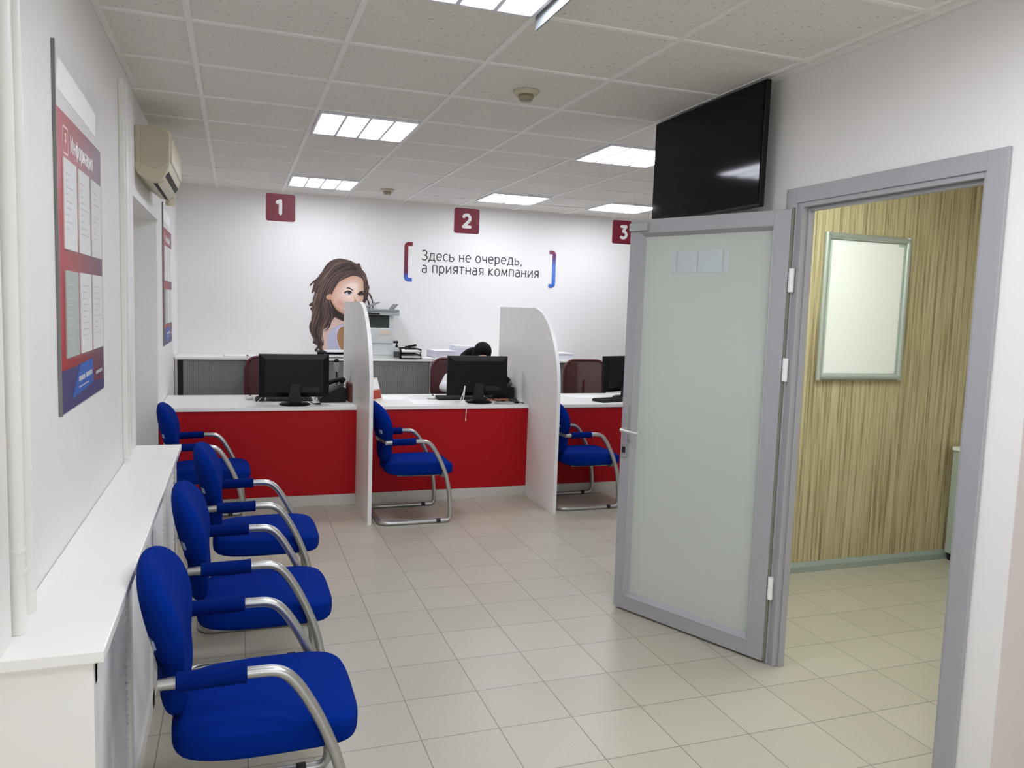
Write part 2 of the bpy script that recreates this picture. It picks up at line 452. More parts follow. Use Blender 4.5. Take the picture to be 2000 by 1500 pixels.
# door frame (grey aluminium) : a stepped profile on jambs and head
X0 = 2.3
def frame_member(mb, y0, y1, z0, z1, horiz=False, side=1):
    pass
f = MB()
for ya, yb in ((1.85, 1.925), (2.835, 2.905)):
    f.box(X0 - .014, X0 + .001, ya, yb, 0, 2.14)
f.box(X0 - .014, X0 + .001, 1.925, 2.835, 2.075, 2.14)
f.box(X0 - .006, X0 + .056, 1.886, 1.938, 0, 2.114).box(X0 - .006, X0 + .056, 2.80, 2.874, 0, 2.114).box(X0 - .006, X0 + .056, 1.938, 2.80, 2.055, 2.114)
f.box(X0 + .02, X0 + .05, 1.938, 1.948, 0, 2.055).box(X0 + .02, X0 + .05, 2.79, 2.80, 0, 2.055).box(X0 + .02, X0 + .05, 1.948, 2.79, 2.04, 2.055)
struct(f.build('trim_2', alu, bevel=.002), 'grey aluminium frame round the doorway', 'door frame')

# door leaf, swung wide open
HB, FB = Vector((2.268, 2.842, 0)), Vector((1.911, 3.636, 0))
LD = (FB - HB).normalized(); LW = .87; LN = Vector((LD.y, -LD.x, 0))     # LN points away from the camera side
if LN.dot(-HB) > 0: LN = -LN
door = thing('door_1', 'grey framed frosted glass door standing wide open', 'door', HB)
struct(door)
def leaf(mb, a0, a1, z0, z1, d0, d1): return mb.obox((0, 0, 0), LD, LN, (0, 0, 1), a0, a1, d0, d1, z0, z1)
TH = .048
m = MB(); leaf(m, 0, .078, .012, 2.05, 0, TH); leaf(m, LW - .062, LW, .012, 2.05, 0, TH); leaf(m, .078, LW - .062, 1.982, 2.05, 0, TH); leaf(m, .078, LW - .062, .012, .085, 0, TH)
m.build('door_frame', alu, door, bevel=.002)
m = MB(); leaf(m, -.009, 0, .02, 2.056, .008, .018); leaf(m, -.012, 0, .02, 2.056, .028, TH + .008); m.build('gasket', M('olive_gasket', (124, 122, 108), .6), door)
TH2 = .034
def bead(p):      # p: four (along, height, depth) corners of one sloping bead, drawn as a thin closed strip
    q = [LD * a_ + LN * d_ + Vector((0, 0, z_)) for a_, z_, d_ in p]
    nn = (q[1] - q[0]).cross(q[3] - q[0]).normalized() * .004
    if nn.dot(LN) < 0: nn = -nn
    return MB().prism(q, nn)
i0, i1, j0, j1 = .078, LW - .062, .085, 1.982; k_ = .017
for p in ([(i0, j0, -.002), (i0, j1, -.002), (i0 + k_, j1 - k_, TH2), (i0 + k_, j0 + k_, TH2)], [(i1, j0, -.002), (i1, j1, -.002), (i1 - k_, j1 - k_, TH2), (i1 - k_, j0 + k_, TH2)],
          [(i0, j0, -.002), (i1, j0, -.002), (i1 - k_, j0 + k_, TH2), (i0 + k_, j0 + k_, TH2)], [(i0, j1, -.002), (i1, j1, -.002), (i1 - k_, j1 - k_, TH2), (i0 + k_, j1 - k_, TH2)]):
    bead(p).build('glazing_bead', alu, door)
m = MB(); leaf(m, .08, LW - .064, .087, 1.98, .0335, .0395); m.build('glass_pane', frosted, door)
m = MB(); leaf(m, .30, .62, 1.78, 1.895, .0397, .0437); np_ = m.build('name_plate', mid_grey, door); np_['label'] = 'grey name plate showing faintly behind the glass'
m = MB(); leaf(m, .345, .475, 1.785, 1.89, .0318, .0333); leaf(m, .485, .595, 1.785, 1.89, .0318, .0333); leaf(m, .605, .63, 1.785, 1.89, .0318, .0333); leaf(m, .31, .336, 1.785, 1.89, .0318, .0333)
m.build('sticker', M('pale_blue_sticker', (186, 195, 196), .5, var=.02), door)
m = MB(); leaf(m, LW - .115, LW - .005, 1.993, 2.03, -.02, 0); m.build('door_closer', M('closer_body', (176, 180, 178), .35, .3), door, bevel=.003)
m = MB(); leaf(m, LW - .045, LW - .015, .825, 1.10, -.008, 0); hp = m.build('handle_plate', M('handle_plate_grey', (180, 180, 182), .35, .5), door, bevel=.003)
m = MB(); hx = LW - .03
path = [LD * hx + LN * -.005 + Vector((0, 0, .972)), LD * hx + LN * -.05 + Vector((0, 0, .972)), LD * (hx - .125) + LN * -.052 + Vector((0, 0, .966))]
m.tube(fillet(path, .02), .009, 10); m.build('handle', M('handle_metal', (206, 206, 206), .3, .5), door, smooth=40)
m = MB(); c = LD * hx + Vector((0, 0, .865)); m.obox(c, LD, LN, (0, 0, 1), -.009, .009, -.016, -.006, -.016, .016); m.build('lock_cylinder', dark_grey, door, bevel=.003)
for z in (.36, 1.352, 1.743):
    m = MB(); o = Vector((.012, -.012, z)); m.lathe([(.0, -.052), (.0105, -.05), (.0105, .05), (0, .052)], o, 14)
    m.lathe([(.0125, -.051), (.0125, -.003)], o, 14); m.lathe([(.0125, .003), (.0125, .051)], o, 14)
    m.box(.008, .03, -.014, -.010, z - .05, z + .05)
    m.build('hinge', white_plastic, door, smooth=40)

# radiator cover under the notice board, pipes and ducts on that wall
rc = thing('radiator_cover', 'long white radiator cover with a wide sill behind the row of blue chairs', 'radiator cover', (-.39, 3.15, 0))
m = MB().box(-.108, .115, -1.30, 1.31, .772, .80); m.build('top_board', white_board, rc, bevel=.003)
m = MB().box(-.105, .09, -1.275, -1.255, 0, .772); m.build('end_panel', white_board, rc, bevel=.002)
m = MB().box(-.105, .09, 1.28, 1.30, 0, .772); m.build('end_panel', white_board, rc, bevel=.002)
m = MB()
for k in range(5):
    y = -1.255 + 2.535 * k / 4; m.box(.072, .09, max(y - .03, -1.255), min(y + .03, 1.28), .0, .772)
m.box(.072, .09, -1.255, 1.28, .70, .772).box(.072, .09, -1.255, 1.28, 0, .07)
m.build('front_frame', white_board, rc, bevel=.002)
m = MB()
for k in range(24):
    z = .085 + k * .0255
    m.prism([(.055, -1.255, z + .014), (.058, -1.255, z + .017), (.082, -1.255, z + .003), (.079, -1.255, z)], (0, 2.535, 0))
m.build('louvre_grille', radiator_white, rc)
pp = thing('heating_pipe', 'white painted heating pipe with two collars standing on the sill', 'pipe', (-.472, 2.0, .8))
MB().tube([(0, 0, .0005), (0, 0, CEIL - .8)], .0185, 16).build('pipe', white_paint, pp, smooth=40)
for z in (.145, .195): MB().lathe([(.0, z - .006), (.0215, z - .004), (.0215, z + .004), (0, z + .006)], seg=16).build('collar', white_paint, pp, smooth=40)
tag(MB().tube([(-.481, 2.13, .8005), (-.481, 2.13, CEIL)], .0175, 16).build('riser_pipe', white_paint, smooth=40), 'plain white riser pipe behind the pipe with the collars', 'pipe')
dc = thing('pipe_casing', 'white boxed casing at the sill end, in front of the collared pipe', 'casing', (-.4865, 1.907, .8))
MB().box(-.0128, .0128, -.047, .047, 0.0005, CEIL - .8).build('casing', white_paint, dc, bevel=.004)
cd = thing('cable_duct', 'slim white vertical cable duct ending at the sill', 'cable duct', (-.5, 4.08, .8))
MB().box(0, .022, -.075, .075, .012, 1.75).build('duct', white_paint, cd, bevel=.002)
MB().box(.022, .026, -.03, .04, .03, 1.74).build('cover_strip', white_plastic, cd, bevel=.001)
MB().box(0, .026, -.08, .08, .0, .012).build('end_cap', white_plastic, cd, bevel=.001)

# ------------------------------------------------------------------ ceiling lamps
def make_lamp(loc, label, glow=lamp_glow, g='square ceiling lamps'):
    t = thing('ceiling_light', label, 'ceiling light', loc, 0, g)
    m = MB().box(-.286, .286, -.286, .286, -.001, .006)
    for a in (-1, 1):
        m.box(-.286, .286, a * .28 - .006, a * .28 + .006, -.012, .004); m.box(a * .28 - .006, a * .28 + .006, -.28, .28, -.012, .004)
    for k in (-1, 0, 1): m.box(k * .138 - .008, k * .138 + .008, -.274, .274, -.012, .0)
    m.build('frame', lamp_white, t)
    for k in range(4):
        x = -.207 + .138 * k
        MB().prism([(x + u, v, -.009) for u, v in rrect(.108, .53, .045)], (0, 0, .006)).build('tube_panel', glow, t)
    return t
def cell(i, j): return (GX + .6 * i + .3, GY + .6 * j + .3, CEIL)
lamp = make_lamp(cell(1, 2), 'square four tube ceiling lamp alone over the blue chairs, in front of counter sign 1')
dup(lamp, cell(1, 6), 'square ceiling lamp by the back wall, just behind counter sign 1')
dup(lamp, cell(4, 6), 'square ceiling lamp by the back wall, just behind counter sign 2')
dup(lamp, cell(4, 2), 'square ceiling lamp partly hidden by the television edge')
dup(lamp, cell(6, 6), 'square ceiling lamp by the back wall above counter sign 3')
top = dup(lamp, cell(1, -2), 'square ceiling lamp cut by the top edge of the photo, with a flap hanging down')
MB().box(.302, .308, -.30, .30, -.05, .0).build('hanging_flap', mid_grey, top)
for c in ((1, -6), (2, -4)): make_lamp(cell(*c), 'square ceiling lamp added out of view for fill light', fill_glow, 'added fill lamps')  # unseen lamps, added to brighten the near end of the room
sl = make_lamp((2.85, 2.95, CEIL), 'square ceiling lamp of the side room behind the doorway', side_glow)
for (x, y), lb in (((1.345, 3.72), 'round cream smoke detector on the ceiling in front of the large lamp'), ((1.33, 7.39), 'round cream smoke detector on the ceiling near the back wall')):
    t = thing('smoke_detector', lb, 'smoke detector', (x, y, CEIL), 0, 'smoke detectors')
    MB().lathe([(0, .004), (.062, .004), (.062, -.008), (.05, -.016), (0, -.016)], seg=28).build('base', cream_plastic, t, smooth=30)
    MB().lathe([(.034, -.014), (.04, -.026), (.03, -.042), (.0, -.046)], seg=24).build('sensor_head', M('smoke_head', (150, 142, 116), .5), t, smooth=30)

# ------------------------------------------------------------------ air conditioner
ac = thing('air_conditioner', 'cream wall mounted air conditioner above the wall recess', 'air conditioner', (-.515, 4.74, 2.2))
prof = [(0, .05), (.02, .035), (.06, .006), (.10, 0), (.135, .02), (.165, .07), (.175, .11), (.176, .26), (.165, .288), (.15, .295), (0, .295)]
MB().prism([(x, 0, z) for x, z in prof], (0, .82, 0)).build('housing', cream_plastic, ac, bevel=.006, smooth=30)
MB().prism([(x, -.004, z) for x, z in [(.03, .09), (.10, .07), (.15, .095), (.162, .12), (.163, .255), (.145, .283), (.03, .283)]], (0, .006, 0)).build('side_panel', M('cream_side', (186, 178, 154), .5), ac, bevel=.002)
MB().box(.0, .026, -.005, .004, .055, .105).build('end_clip', cream_plastic, ac, bevel=.004)
MB().prism([(.176, .02, .115), (.183, .02, .12), (.184, .02, .25), (.172, .02, .284), (.166, .02, .288)], (0, .78, 0)).build('front_cover', M('cream_front', (206, 198, 172), .4), ac, bevel=.003, smooth=30)
m = MB().prism([(.088, .05, -.002), (.108, .05, -.003), (.108, .05, .012), (.088, .05, .012)], (0, .72, 0)); m.build('louvre_slot', shadow_gap, ac)
m = MB().prism([(.150, .05, .039), (.166, .05, .066), (.155, .05, .07), (.142, .05, .045)], (0, .72, 0)); m.build('louvre_slot', shadow_gap, ac)
m = MB().prism([(.110, .05, -.004), (.138, .05, .018), (.134, .05, .026), (.108, .05, .004)], (0, .72, 0)); m.build('louvre_flap', cream_plastic, ac)
MB().tube([(.12, .80, .06), (.115, .865, .03), (.11, .875, -.03)], .03, 12).build('pipe_cover', cream_plastic, ac, smooth=40)

# ------------------------------------------------------------------ notice boards on the left wall
board = thing('notice_board', 'red and blue notice board with six paper pockets above the radiator sill', 'notice board', (-.499, 2.632, 1.216), 0, 'red notice boards')
def YZ(mb, x, y0, y1, z0, z1, d=.002): return mb.box(x, x + d, y0, y1, z0, z1)
YZ(MB(), .0, 0, .80, 0, .91, .006).build('backing', [poster_print], board)
YZ(MB(), 0, -.006, 0, -.004, 1.09, .009).build('edge_strip', M('edge_grey', (120, 118, 116), .4), board)
YZ(MB(), .0, 0, .80, .912, 1.09, .004).build('header_panel', M('header_acrylic', (224, 222, 220), .3), board)
MB().prism([(.0042, y, z) for y, z in [(.03, .965), (.2, .958), (.42, .955), (.69, .945), (.71, 1.03), (.45, 1.045), (.06, 1.058)]], (.001, 0, 0)).build('white_sheet', M('bright_white', (250, 250, 250), .6, var=0), board)
MB().prism([(.0062, y, z) for y, z in [(.0, .0), (.80, .0), (.80, .035), (.55, .05), (.545, .125), (.535, .135), (.3, .13), (.0, .13)]], (.0008, 0, 0)).build('lower_band', navy, board)
MB().prism([(.0071, y, z) for y, z in [(.16, .03), (.55, .05), (.545, .125), (.535, .135), (.3, .13)]], (.0008, 0, 0)).build('blue_panel', blue_print, board)
for y0, y1, z0, h in ((.27, .38, .075, .018), (.40, .52, .078, .018), (.27, .45, .055, .006), (.60, .74, .07, .014)):
    MB().prism([(.0081, y0, z0), (.0081, y1, z0 + .002), (.0081, y1, z0 + h), (.0081, y0, z0 + h - .002)], (.0005, 0, 0)).build('small_print', M('small_print_white', (214, 218, 228), .5, var=.55, scale=220) if not bpy.data.materials.get('small_print_white') else bpy.data.materials['small_print_white'], board)
m = MB(); o = rrect(.085, .085, .014); i_ = rrect(.073, .073, .009)
n_ = len(o)
vs = [(.0065, .135 + a, .83 + b) for a, b in o] + [(.0065, .135 + a, .83 + b) for a, b in i_]
m.add(vs, [(k, (k + 1) % n_, (k + 1) % n_ + n_, k + n_) for k in range(n_)])
m.box(.0062, .007, .124, .131, .808, .852).box(.0062, .007, .131, .148, .845, .852).box(.0062, .007, .141, .148, .828, .852).box(.0062, .007, .131, .148, .826, .832)
m.build('emblem', M('emblem_pink', (236, 196, 190), .5, var=0), board)
lettering('heading', 'Информация', letter_white, board, (.0062, .215, .808), (0, 1, 0), (0, 0, 1), (1, 0, 0), .038, .40, .15)
for r, (z0, z1) in enumerate(((.50, .775), (.165, .435))):
    for c, y0 in enumerate((.085, .325, .565)):
        pk = MB().box(.006, .0095, y0, y0 + .205, z0, z1).build('paper_sheet', paper_grey if (r, c) != (1, 0) else M('green_grey_sheet', (176, 186, 178), .6), board)
        q = MB()
        for k in range(9): YZ(q, .0095, y0 + .03, y0 + .06 + .11 * random.random(), z1 - .045 - k * .021, z1 - .041 - k * .021, .0004)
        q.build('printed_lines', M('faint_print', (196, 198, 198), .7, var=0) if not bpy.data.materials.get('faint_print') else bpy.data.materials['faint_print'], pk)
        MB().box(.0100, .0125, y0 - .006, y0 + .211, z0 - .008, z1 - .0).build('clear_pocket', clear_plastic, pk)
b2 = dup(board, (-.529, 6.54, 1.205), 'red and blue notice board on the short wall past the recess')

# ------------------------------------------------------------------ back wall graphics
def at(px, py, Y):
    """the point on the plane y = Y that the photograph shows at this pixel"""
    d = RZ @ Vector(((px - 1000) / FPX, 1, -(py - 750) / FPX)); k = Y / d.y
    return Vector((d.x * k, Y, d.z * k + EYE))
slogan = thing('wall_slogan', 'black slogan between red and blue brackets printed on the back wall', 'wall lettering', (2.5, YB, 2.03))
lettering('word', 'Здесь не очередь,', ink, slogan, (1.838 - 2.5, -.0006, .028), (1, 0, 0), (0, 0, 1), (0, -1, 0), .0715, 1.115, .145)
lettering('word', 'а приятная компания', ink, slogan, (1.840 - 2.5, -.0006, -.102), (1, 0, 0), (0, 0, 1), (0, -1, 0), .0735, 1.315, .145)
def bracket(xs, x_in, mat):
    p = [(x_in, YB - .0015, 2.215), (xs, YB - .0015, 2.215), (xs, YB - .0015, 1.845), (x_in, YB - .0015, 1.845)]
    o = MB().tube(fillet(p, .035), .021, 12, ry=None).build('bracket', mat, slogan, smooth=40)
    for v in o.data.vertices: v.co.y = YB - .002 + (v.co.y - YB) * .06
    o.matrix_parent_inverse = Matrix.Translation((-2.5, -YB, -2.03))
bracket(1.67, 1.735, bracket_red); bracket(3.335, 3.275, bracket_blue)

mural = thing('wall_picture', 'life size picture of a long haired woman printed on the back wall', 'wall picture', (1.02, YB, 1.05))
layer = [0]
def decal(name, pts, mat, smooth_n=4, closed=True):
    layer[0] += 1; P = [at(580 + a / 6.25, 480 + b / 6.25, YB) for a, b in pts]
    if smooth_n:
        Q = [P[-1]] + P + [P[0], P[1]]; c = []
        for i in range(1, len(P) + 1):
            p0, p1, p2, p3 = Q[i - 1], Q[i], Q[i + 1], Q[i + 2]
            for k in range(smooth_n):
                t = k / smooth_n
                c.append(.5 * ((2 * p1) + (p2 - p0) * t + (2 * p0 - 5 * p1 + 4 * p2 - p3) * t * t + (3 * p1 - p0 - 3 * p2 + p3) * t ** 3))
        P = c
    y = -.0006 - .0005 * layer[0]
    n = len(P)
    v2, _, tris, *_r = delaunay_2d_cdt([Vector((p.x, p.z)) for p in P], [], [list(range(n))], 1, 1e-6)
    me = bpy.data.meshes.new(name); me.from_pydata([(p.x - 1.02, y, p.y - 1.05) for p in v2], [], [tuple(f_) for f_ in tris])
    me.update()
    if len(me.polygons) and me.polygons[0].normal.y > 0: me.flip_normals()
    me.materials.append(mat)
    return finish(me, name, mural)
PM = lambda n, c: M(n, c, .6, var=.12, scale=25)
p_hair = PM('print_hair', (74, 55, 50)); p_hair_d = PM('print_hair_dark', (46, 32, 31)); p_hair_l = PM('print_hair_light', (122, 94, 80))
p_skin = PM('print_skin', (232, 200, 182)); p_skin_d = PM('print_skin_warm', (206, 158, 128)); p_skin_s = PM('print_skin_tan', (176, 132, 92))
p_shirt = PM('print_shirt', (196, 198, 222)); p_shirt_d = PM('print_shirt_edge', (226, 214, 232))
p_dark = PM('print_eye', (36, 24, 26)); p_lip = PM('print_lip', (190, 96, 96)); p_white = PM('print_eye_white', (226, 222, 226))
decal('neck_and_back', [(430, 880), (560, 860), (700, 890), (860, 1000), (900, 1300), (330, 1300), (312, 1150), (322, 1040)], p_skin)
decal('shoulder', [(500, 980), (600, 960), (760, 980), (880, 1060), (900, 1300), (540, 1300), (500, 1200), (478, 1090)], p_skin_s)
decal('top_garment', [(392, 1300), (372, 1130), (405, 1040), (470, 985), (540, 958), (640, 955), (640, 970), (540, 990), (498, 1040), (484, 1120), (505, 1210), (545, 1300)], p_shirt)
decal('garment_edge', [(488, 1010), (540, 975), (640, 962), (640, 972), (545, 990), (502, 1040), (488, 1120), (508, 1210), (548, 1300), (530, 1300), (494, 1210), (474, 1110)], p_shirt_d)
decal('hair', [(515, 155), (430, 175), (360, 230), (305, 315), (250, 390), (200, 430), (155, 475), (165, 490), (205, 450), (190, 520), (178, 575), (232, 560), (222, 660), (160, 705), (148, 735), (185, 740), (160, 770), (182, 805), (175, 900), (148, 980), (165, 1060), (205, 1140), (195, 1185), (250, 1220), (215, 1270), (235, 1295), (262, 1250), (290, 1295), (318, 1285), (300, 1240), (322, 1200), (300, 1130), (310, 1030), (360, 1000), (420, 930), (450, 870), (560, 920), (640, 880), (760, 800), (830, 700), (868, 620), (872, 480), (840, 350), (792, 285), (765, 215), (720, 222), (660, 185), (590, 165)], p_hair)
decal('hair_shade', [(500, 165), (420, 200), (350, 270), (300, 360), (330, 420), (420, 400), (520, 330), (640, 300), (730, 300), (700, 240), (640, 200), (570, 170)], p_hair_d)
decal('hair_shade', [(330, 640), (300, 760), (330, 900), (350, 990), (420, 900), (450, 840), (500, 880), (570, 900), (480, 780), (430, 700), (400, 660)], p_hair_d)
decal('hair_shade', [(815, 420), (850, 450), (868, 560), (850, 640), (815, 670), (808, 600)], p_hair_d)
def resample(P, n):
    P = [Vector((a, b, 0)) for a, b in P]; P = catmull(P, 8); d = [0]
    for p, q in zip(P, P[1:]): d.append(d[-1] + (q - p).length)
    out = []; j = 0
    for k in range(n):
        t = d[-1] * k / (n - 1)
        while j < len(d) - 2 and d[j + 1] < t: j += 1
        out.append(P[j].lerp(P[j + 1], (t - d[j]) / max(d[j + 1] - d[j], 1e-6)))
    return out
tones = [p_hair_d, p_hair, M('print_hair_mid', (94, 70, 62), .6), p_hair_l, M('print_hair_glint', (146, 116, 100), .6)]
def strands(guides, count, widths, seed):
    rnd = random.Random(seed); G = [resample(g_, 34) for g_ in guides]; mbs = [MB() for _ in tones]
    layer[0] += 1; base = -.0006 - .0005 * layer[0]
    for q in range(count):
        u = (q + rnd.random()) / count * (len(G) - 1.001); i = int(u); f = u - i
        ti = rnd.choices(range(5), (26, 34, 24, 12, 4))[0]
        k0 = rnd.randint(0, 12); k1 = rnd.randint(20, 33); wd = rnd.uniform(*widths); ph = rnd.random() * 6; am = rnd.uniform(2, 9)
        pts = [G[i][k].lerp(G[i + 1][k], f) + Vector((am * (.35 + k / 14) * math.sin(k * .62 + ph * .35), am * .5 * math.cos(k * .5 + ph), 0)) for k in range(k0, k1 + 1)]
        L = []; R = []
        for k, p in enumerate(pts):
            t = (pts[min(k + 1, len(pts) - 1)] - pts[max(k - 1, 0)]).normalized(); w = wd * math.sin(PI * (k + .6) / (len(pts) + .2)) ** .6
            L.append(p + Vector((-t.y, t.x, 0)) * w); R.append(p - Vector((-t.y, t.x, 0)) * w)
        def W(p):
            v = at(580 + p.x / 6.25, 480 + p.y / 6.25, YB); return (v.x - 1.02, base - .000012 * q, v.z - 1.05)
        vs = [W(p) for p in L] + [W(p) for p in R]; n = len(L)
        mbs[ti].add(vs, [(k, k + 1, k + 1 + n, k + n) for k in range(n - 1)])
    layer[0] += 3
    for mb, mt in zip(mbs, tones):
        if mb.v: mb.build('hair_strands', mt, mural)
G_ = [[(735, 222), (640, 182), (520, 162), (425, 192), (345, 262), (295, 350), (240, 415), (172, 465)],
      [(735, 230), (620, 200), (500, 200), (400, 270), (320, 360), (250, 480), (228, 600), (180, 700), (172, 760)],
      [(735, 240), (620, 240), (500, 260), (400, 340), (330, 440), (290, 560), (260, 680), (215, 820), (185, 950), (180, 1050), (215, 1150), (245, 1220), (228, 1275)],
      [(730, 260), (630, 290), (520, 330), (430, 400), (370, 500), (340, 600), (310, 720), (290, 850), (260, 980), (250, 1080), (275, 1170), (255, 1240), (288, 1285)],
      [(725, 290), (640, 325), (540, 375), (470, 440), (410, 530), (385, 600), (370, 680), (380, 780), (370, 880), (330, 980), (300, 1060), (290, 1140), (305, 1220), (308, 1280)],
      [(720, 312), (650, 345), (560, 400), (490, 465), (440, 545), (420, 620), (412, 690), (445, 780), (480, 850), (430, 900), (385, 970), (335, 1025)]]
strands(G_, 110, (3, 9), 3)
strands([[(742, 225), (800, 300), (842, 380), (862, 480), (866, 580), (845, 650), (812, 690)], [(738, 238), (778, 320), (812, 410), (822, 500), (818, 590), (812, 650)]], 26, (2.5, 6), 5)
decal('ear', [(355, 620), (395, 590), (425, 600), (415, 650), (375, 655)], p_skin_d)
FACE = [(520, 440), (600, 395), (690, 368), (770, 388), (803, 430), (815, 560), (806, 660), (778, 750), (720, 830), (640, 858), (560, 830), (480, 775), (430, 700), (412, 640), (440, 560), (480, 490)]
for k in range(9):
    f = k / 8; sc_ = 1 - .62 * f; cx, cy = 655 + 20 * f, 610 - 90 * f
    decal('face' if k == 0 else 'face_light', [(cx + (x - cx) * sc_, cy + (y - cy) * sc_) for x, y in FACE], M('print_face_%d' % k, tuple(a_ + (b_ - a_) * f for a_, b_ in zip((204, 160, 134), (240, 214, 198))), .6, var=.03))
for k in range(4):
    f = k / 3; sc_ = 1 - .6 * f
    decal('cheek', [(520 + (x - 520) * sc_, 700 + (y - 700) * sc_) for x, y in [(450, 650), (520, 640), (590, 690), (600, 750), (540, 770), (470, 720)]], M('print_cheek_%d' % k, (222 - 6 * f, 184 - 22 * f, 164 - 22 * f), .6, var=.02))
decal('jaw_shade', [(440, 718), (480, 765), (560, 822), (640, 850), (700, 838), (640, 862), (560, 836), (478, 780)], p_skin_s)
decal('eyebrow', [(596, 520), (625, 508), (665, 525), (692, 552), (660, 538), (625, 522)], p_dark)
decal('eyebrow', [(745, 580), (765, 558), (805, 552), (812, 562), (775, 570)], p_dark)
decal('eye_white', [(575, 568), (610, 550), (650, 556), (668, 582), (630, 600), (595, 592)], p_white)
decal('eye_line', [(568, 572), (605, 548), (650, 550), (676, 580), (650, 568), (610, 566), (590, 580)], p_dark)
decal('iris', [(618, 560), (640, 556), (655, 574), (640, 592), (620, 584)], p_dark)
decal('eye_line', [(735, 585), (770, 562), (812, 575), (812, 605), (780, 588), (752, 596)], p_dark)
decal('iris', [(752, 582), (770, 576), (782, 592), (768, 608), (752, 600)], p_dark)
decal('nose', [(690, 600), (706, 640), (735, 680), (742, 700), (715, 705), (690, 690), (700, 660)], p_skin_d)
decal('mouth', [(640, 758), (670, 742), (700, 744), (735, 752), (715, 780), (675, 784)], p_lip)
for pts in ([(868, 570), (900, 600), (925, 680), (928, 760), (905, 860), (915, 740), (905, 660), (880, 610)], [(850, 640), (880, 690), (890, 760), (872, 860), (868, 740)]):
    decal('hair_strand', pts, p_hair)

# ------------------------------------------------------------------ counter number signs
for n_, x, y, lb in ((1, .305, 6.0, 'square maroon hanging sign with a white number 1'), (2, 1.71, 6.0, 'square maroon hanging sign with a white number 2'), (3, 3.085, 6.0, 'square maroon hanging sign with a white number 3, cut by the door edge')):
    t = thing('number_sign', lb, 'sign', (x, y, 2.253), 0, 'counter number signs')
    MB().prism([(u, -.004, v) for u, v in rrect(.205, .195, .016)], (0, .008, 0)).build('panel', sign_red, t, bevel=.001)
    lettering('numeral', str(n_), letter_white, t, ((-.033, -.036, -.036)[n_ - 1] , -.0045, -.055), (1, 0, 0), (0, 0, 1), (0, -1, 0), .080, None, .30)
    for a in (-.085, .075): MB().tube([(a, 0, .09), (a, 0, CEIL - 2.253)], .0012, 6).build('thread', letter_white, t)

# ------------------------------------------------------------------ service counters and dividers
def counter(x0, x1, label):
    t = thing('service_counter', label, 'counter', ((x0 + x1) / 2, 6.09, 0), 0, 'service counters'); h = (x1 - x0) / 2
    MB().box(-h, h, 0, .82, .752, .78).build('worktop', white_board, t, bevel=.002)
    MB().box(-h, h, .012, .03, .088, .752).build('front_panel', red_board, t)
    MB().box(-h, h, .008, .03, .0, .086).build('skirting', grey_board, t, bevel=.002)
    MB().box(-h, -h + .025, .03, .80, 0, .752).build('side_panel', white_board, t)
    MB().box(h - .025, h, .03, .80, 0, .752).build('side_panel', white_board, t)
    return t
counter(-.525, .887, 'red fronted counter with white worktop under sign 1, by the recess')
counter(.913, 2.321, 'red fronted counter with white worktop under sign 2, between two dividers')
counter(2.347, 3.75, 'red fronted counter with white worktop under sign 3, partly behind the open door')
prof = [(6.93, 0), (6.93, 1.59), (6.06, 1.59)]
prof += [(6.06 - .575 * math.sin(t), 1.59 - .66 * (1 - math.cos(t))) for t in [PI / 2 * k / 14 for k in range(1, 15)]]
prof += [(5.485, 0)]
for x, lb in ((.90, 'tall white divider with curved top in front of the printer'), (2.334, 'tall white divider with curved top between counters 2 and 3')):
    t = thing('divider_panel', lb, 'divider', (x, 0, 0), 0, 'counter dividers')
    MB().prism([(-.0125, y, z) for y, z in prof], (.025, 0, 0)).build('panel', M('divider_laminate', (236, 234, 228), .4, var=.03) if not bpy.data.materials.get('divider_laminate') else bpy.data.materials['divider_laminate'], t)
    edge = [(y, z) for y, z in prof[1:]]
    m = MB(); q = [Vector((0, y, z)) for y, z in edge]
    for a, b in zip(q, q[1:]):
        d = (b - a).normalized(); nn = Vector((0, d.z, -d.y)); nn = nn if nn.y < 0 or nn.z > 0 else -nn
        m.prism([a + Vector((-.0135, 0, 0)), b + Vector((-.0135, 0, 0)), b + nn * .0018 + Vector((-.0135, 0, 0)), a + nn * .0018 + Vector((-.0135, 0, 0))], (.027, 0, 0))
    m.build('edge_band', white_plastic, t)

# roller shutter cabinets along the back wall
for k, (x0, x1, lb) in enumerate(((-.525, .665, 'grey roller shutter cabinet standing in the corner by the notice board'), (.67, 1.86, 'grey roller shutter cabinet under the printer'), (1.865, 3.47, 'grey roller shutter cabinet behind the seated person'))):
    t = thing('shutter_cabinet', lb, 'cabinet', ((x0 + x1) / 2, 7.65, 0), 0, 'shutter cabinets'); h = (x1 - x0) / 2
    MB().box(-h, h, .46, .468, 0, 1.02).box(-h, -h + .022, 0, .46, 0, 1.02).box(h - .022, h, 0, .46, 0, 1.02).box(-h + .022, h - .022, .02, .46, 0, .06).build('carcass', grey_board, t, bevel=.002)
    MB().box(-h, h, -.012, .468, 1.022, 1.045).build('top_board', white_board, t, bevel=.002)
    MB().box(-h + .022, -h + .07 if k == 0 else -h + .03, .012, .03, .06, 1.02).build('shutter_gap', shadow_gap, t)
    m = MB(); x = -h + (.07 if k == 0 else .03)
    while x < h - .03:
        m.box(x, x + .0165, .006, .02, .06, 1.012); x += .0185
    m.box(-h + .07, h - .022, .016, .024, .06, 1.014)
    m.build('roller_shutter', M('shutter_grey', (136, 138, 135), .5, var=.05) if not bpy.data.materials.get('shutter_grey') else bpy.data.materials['shutter_grey'], t)
CT = 1.046       # top of the shutter cabinets
WT = .7805       # counter worktop

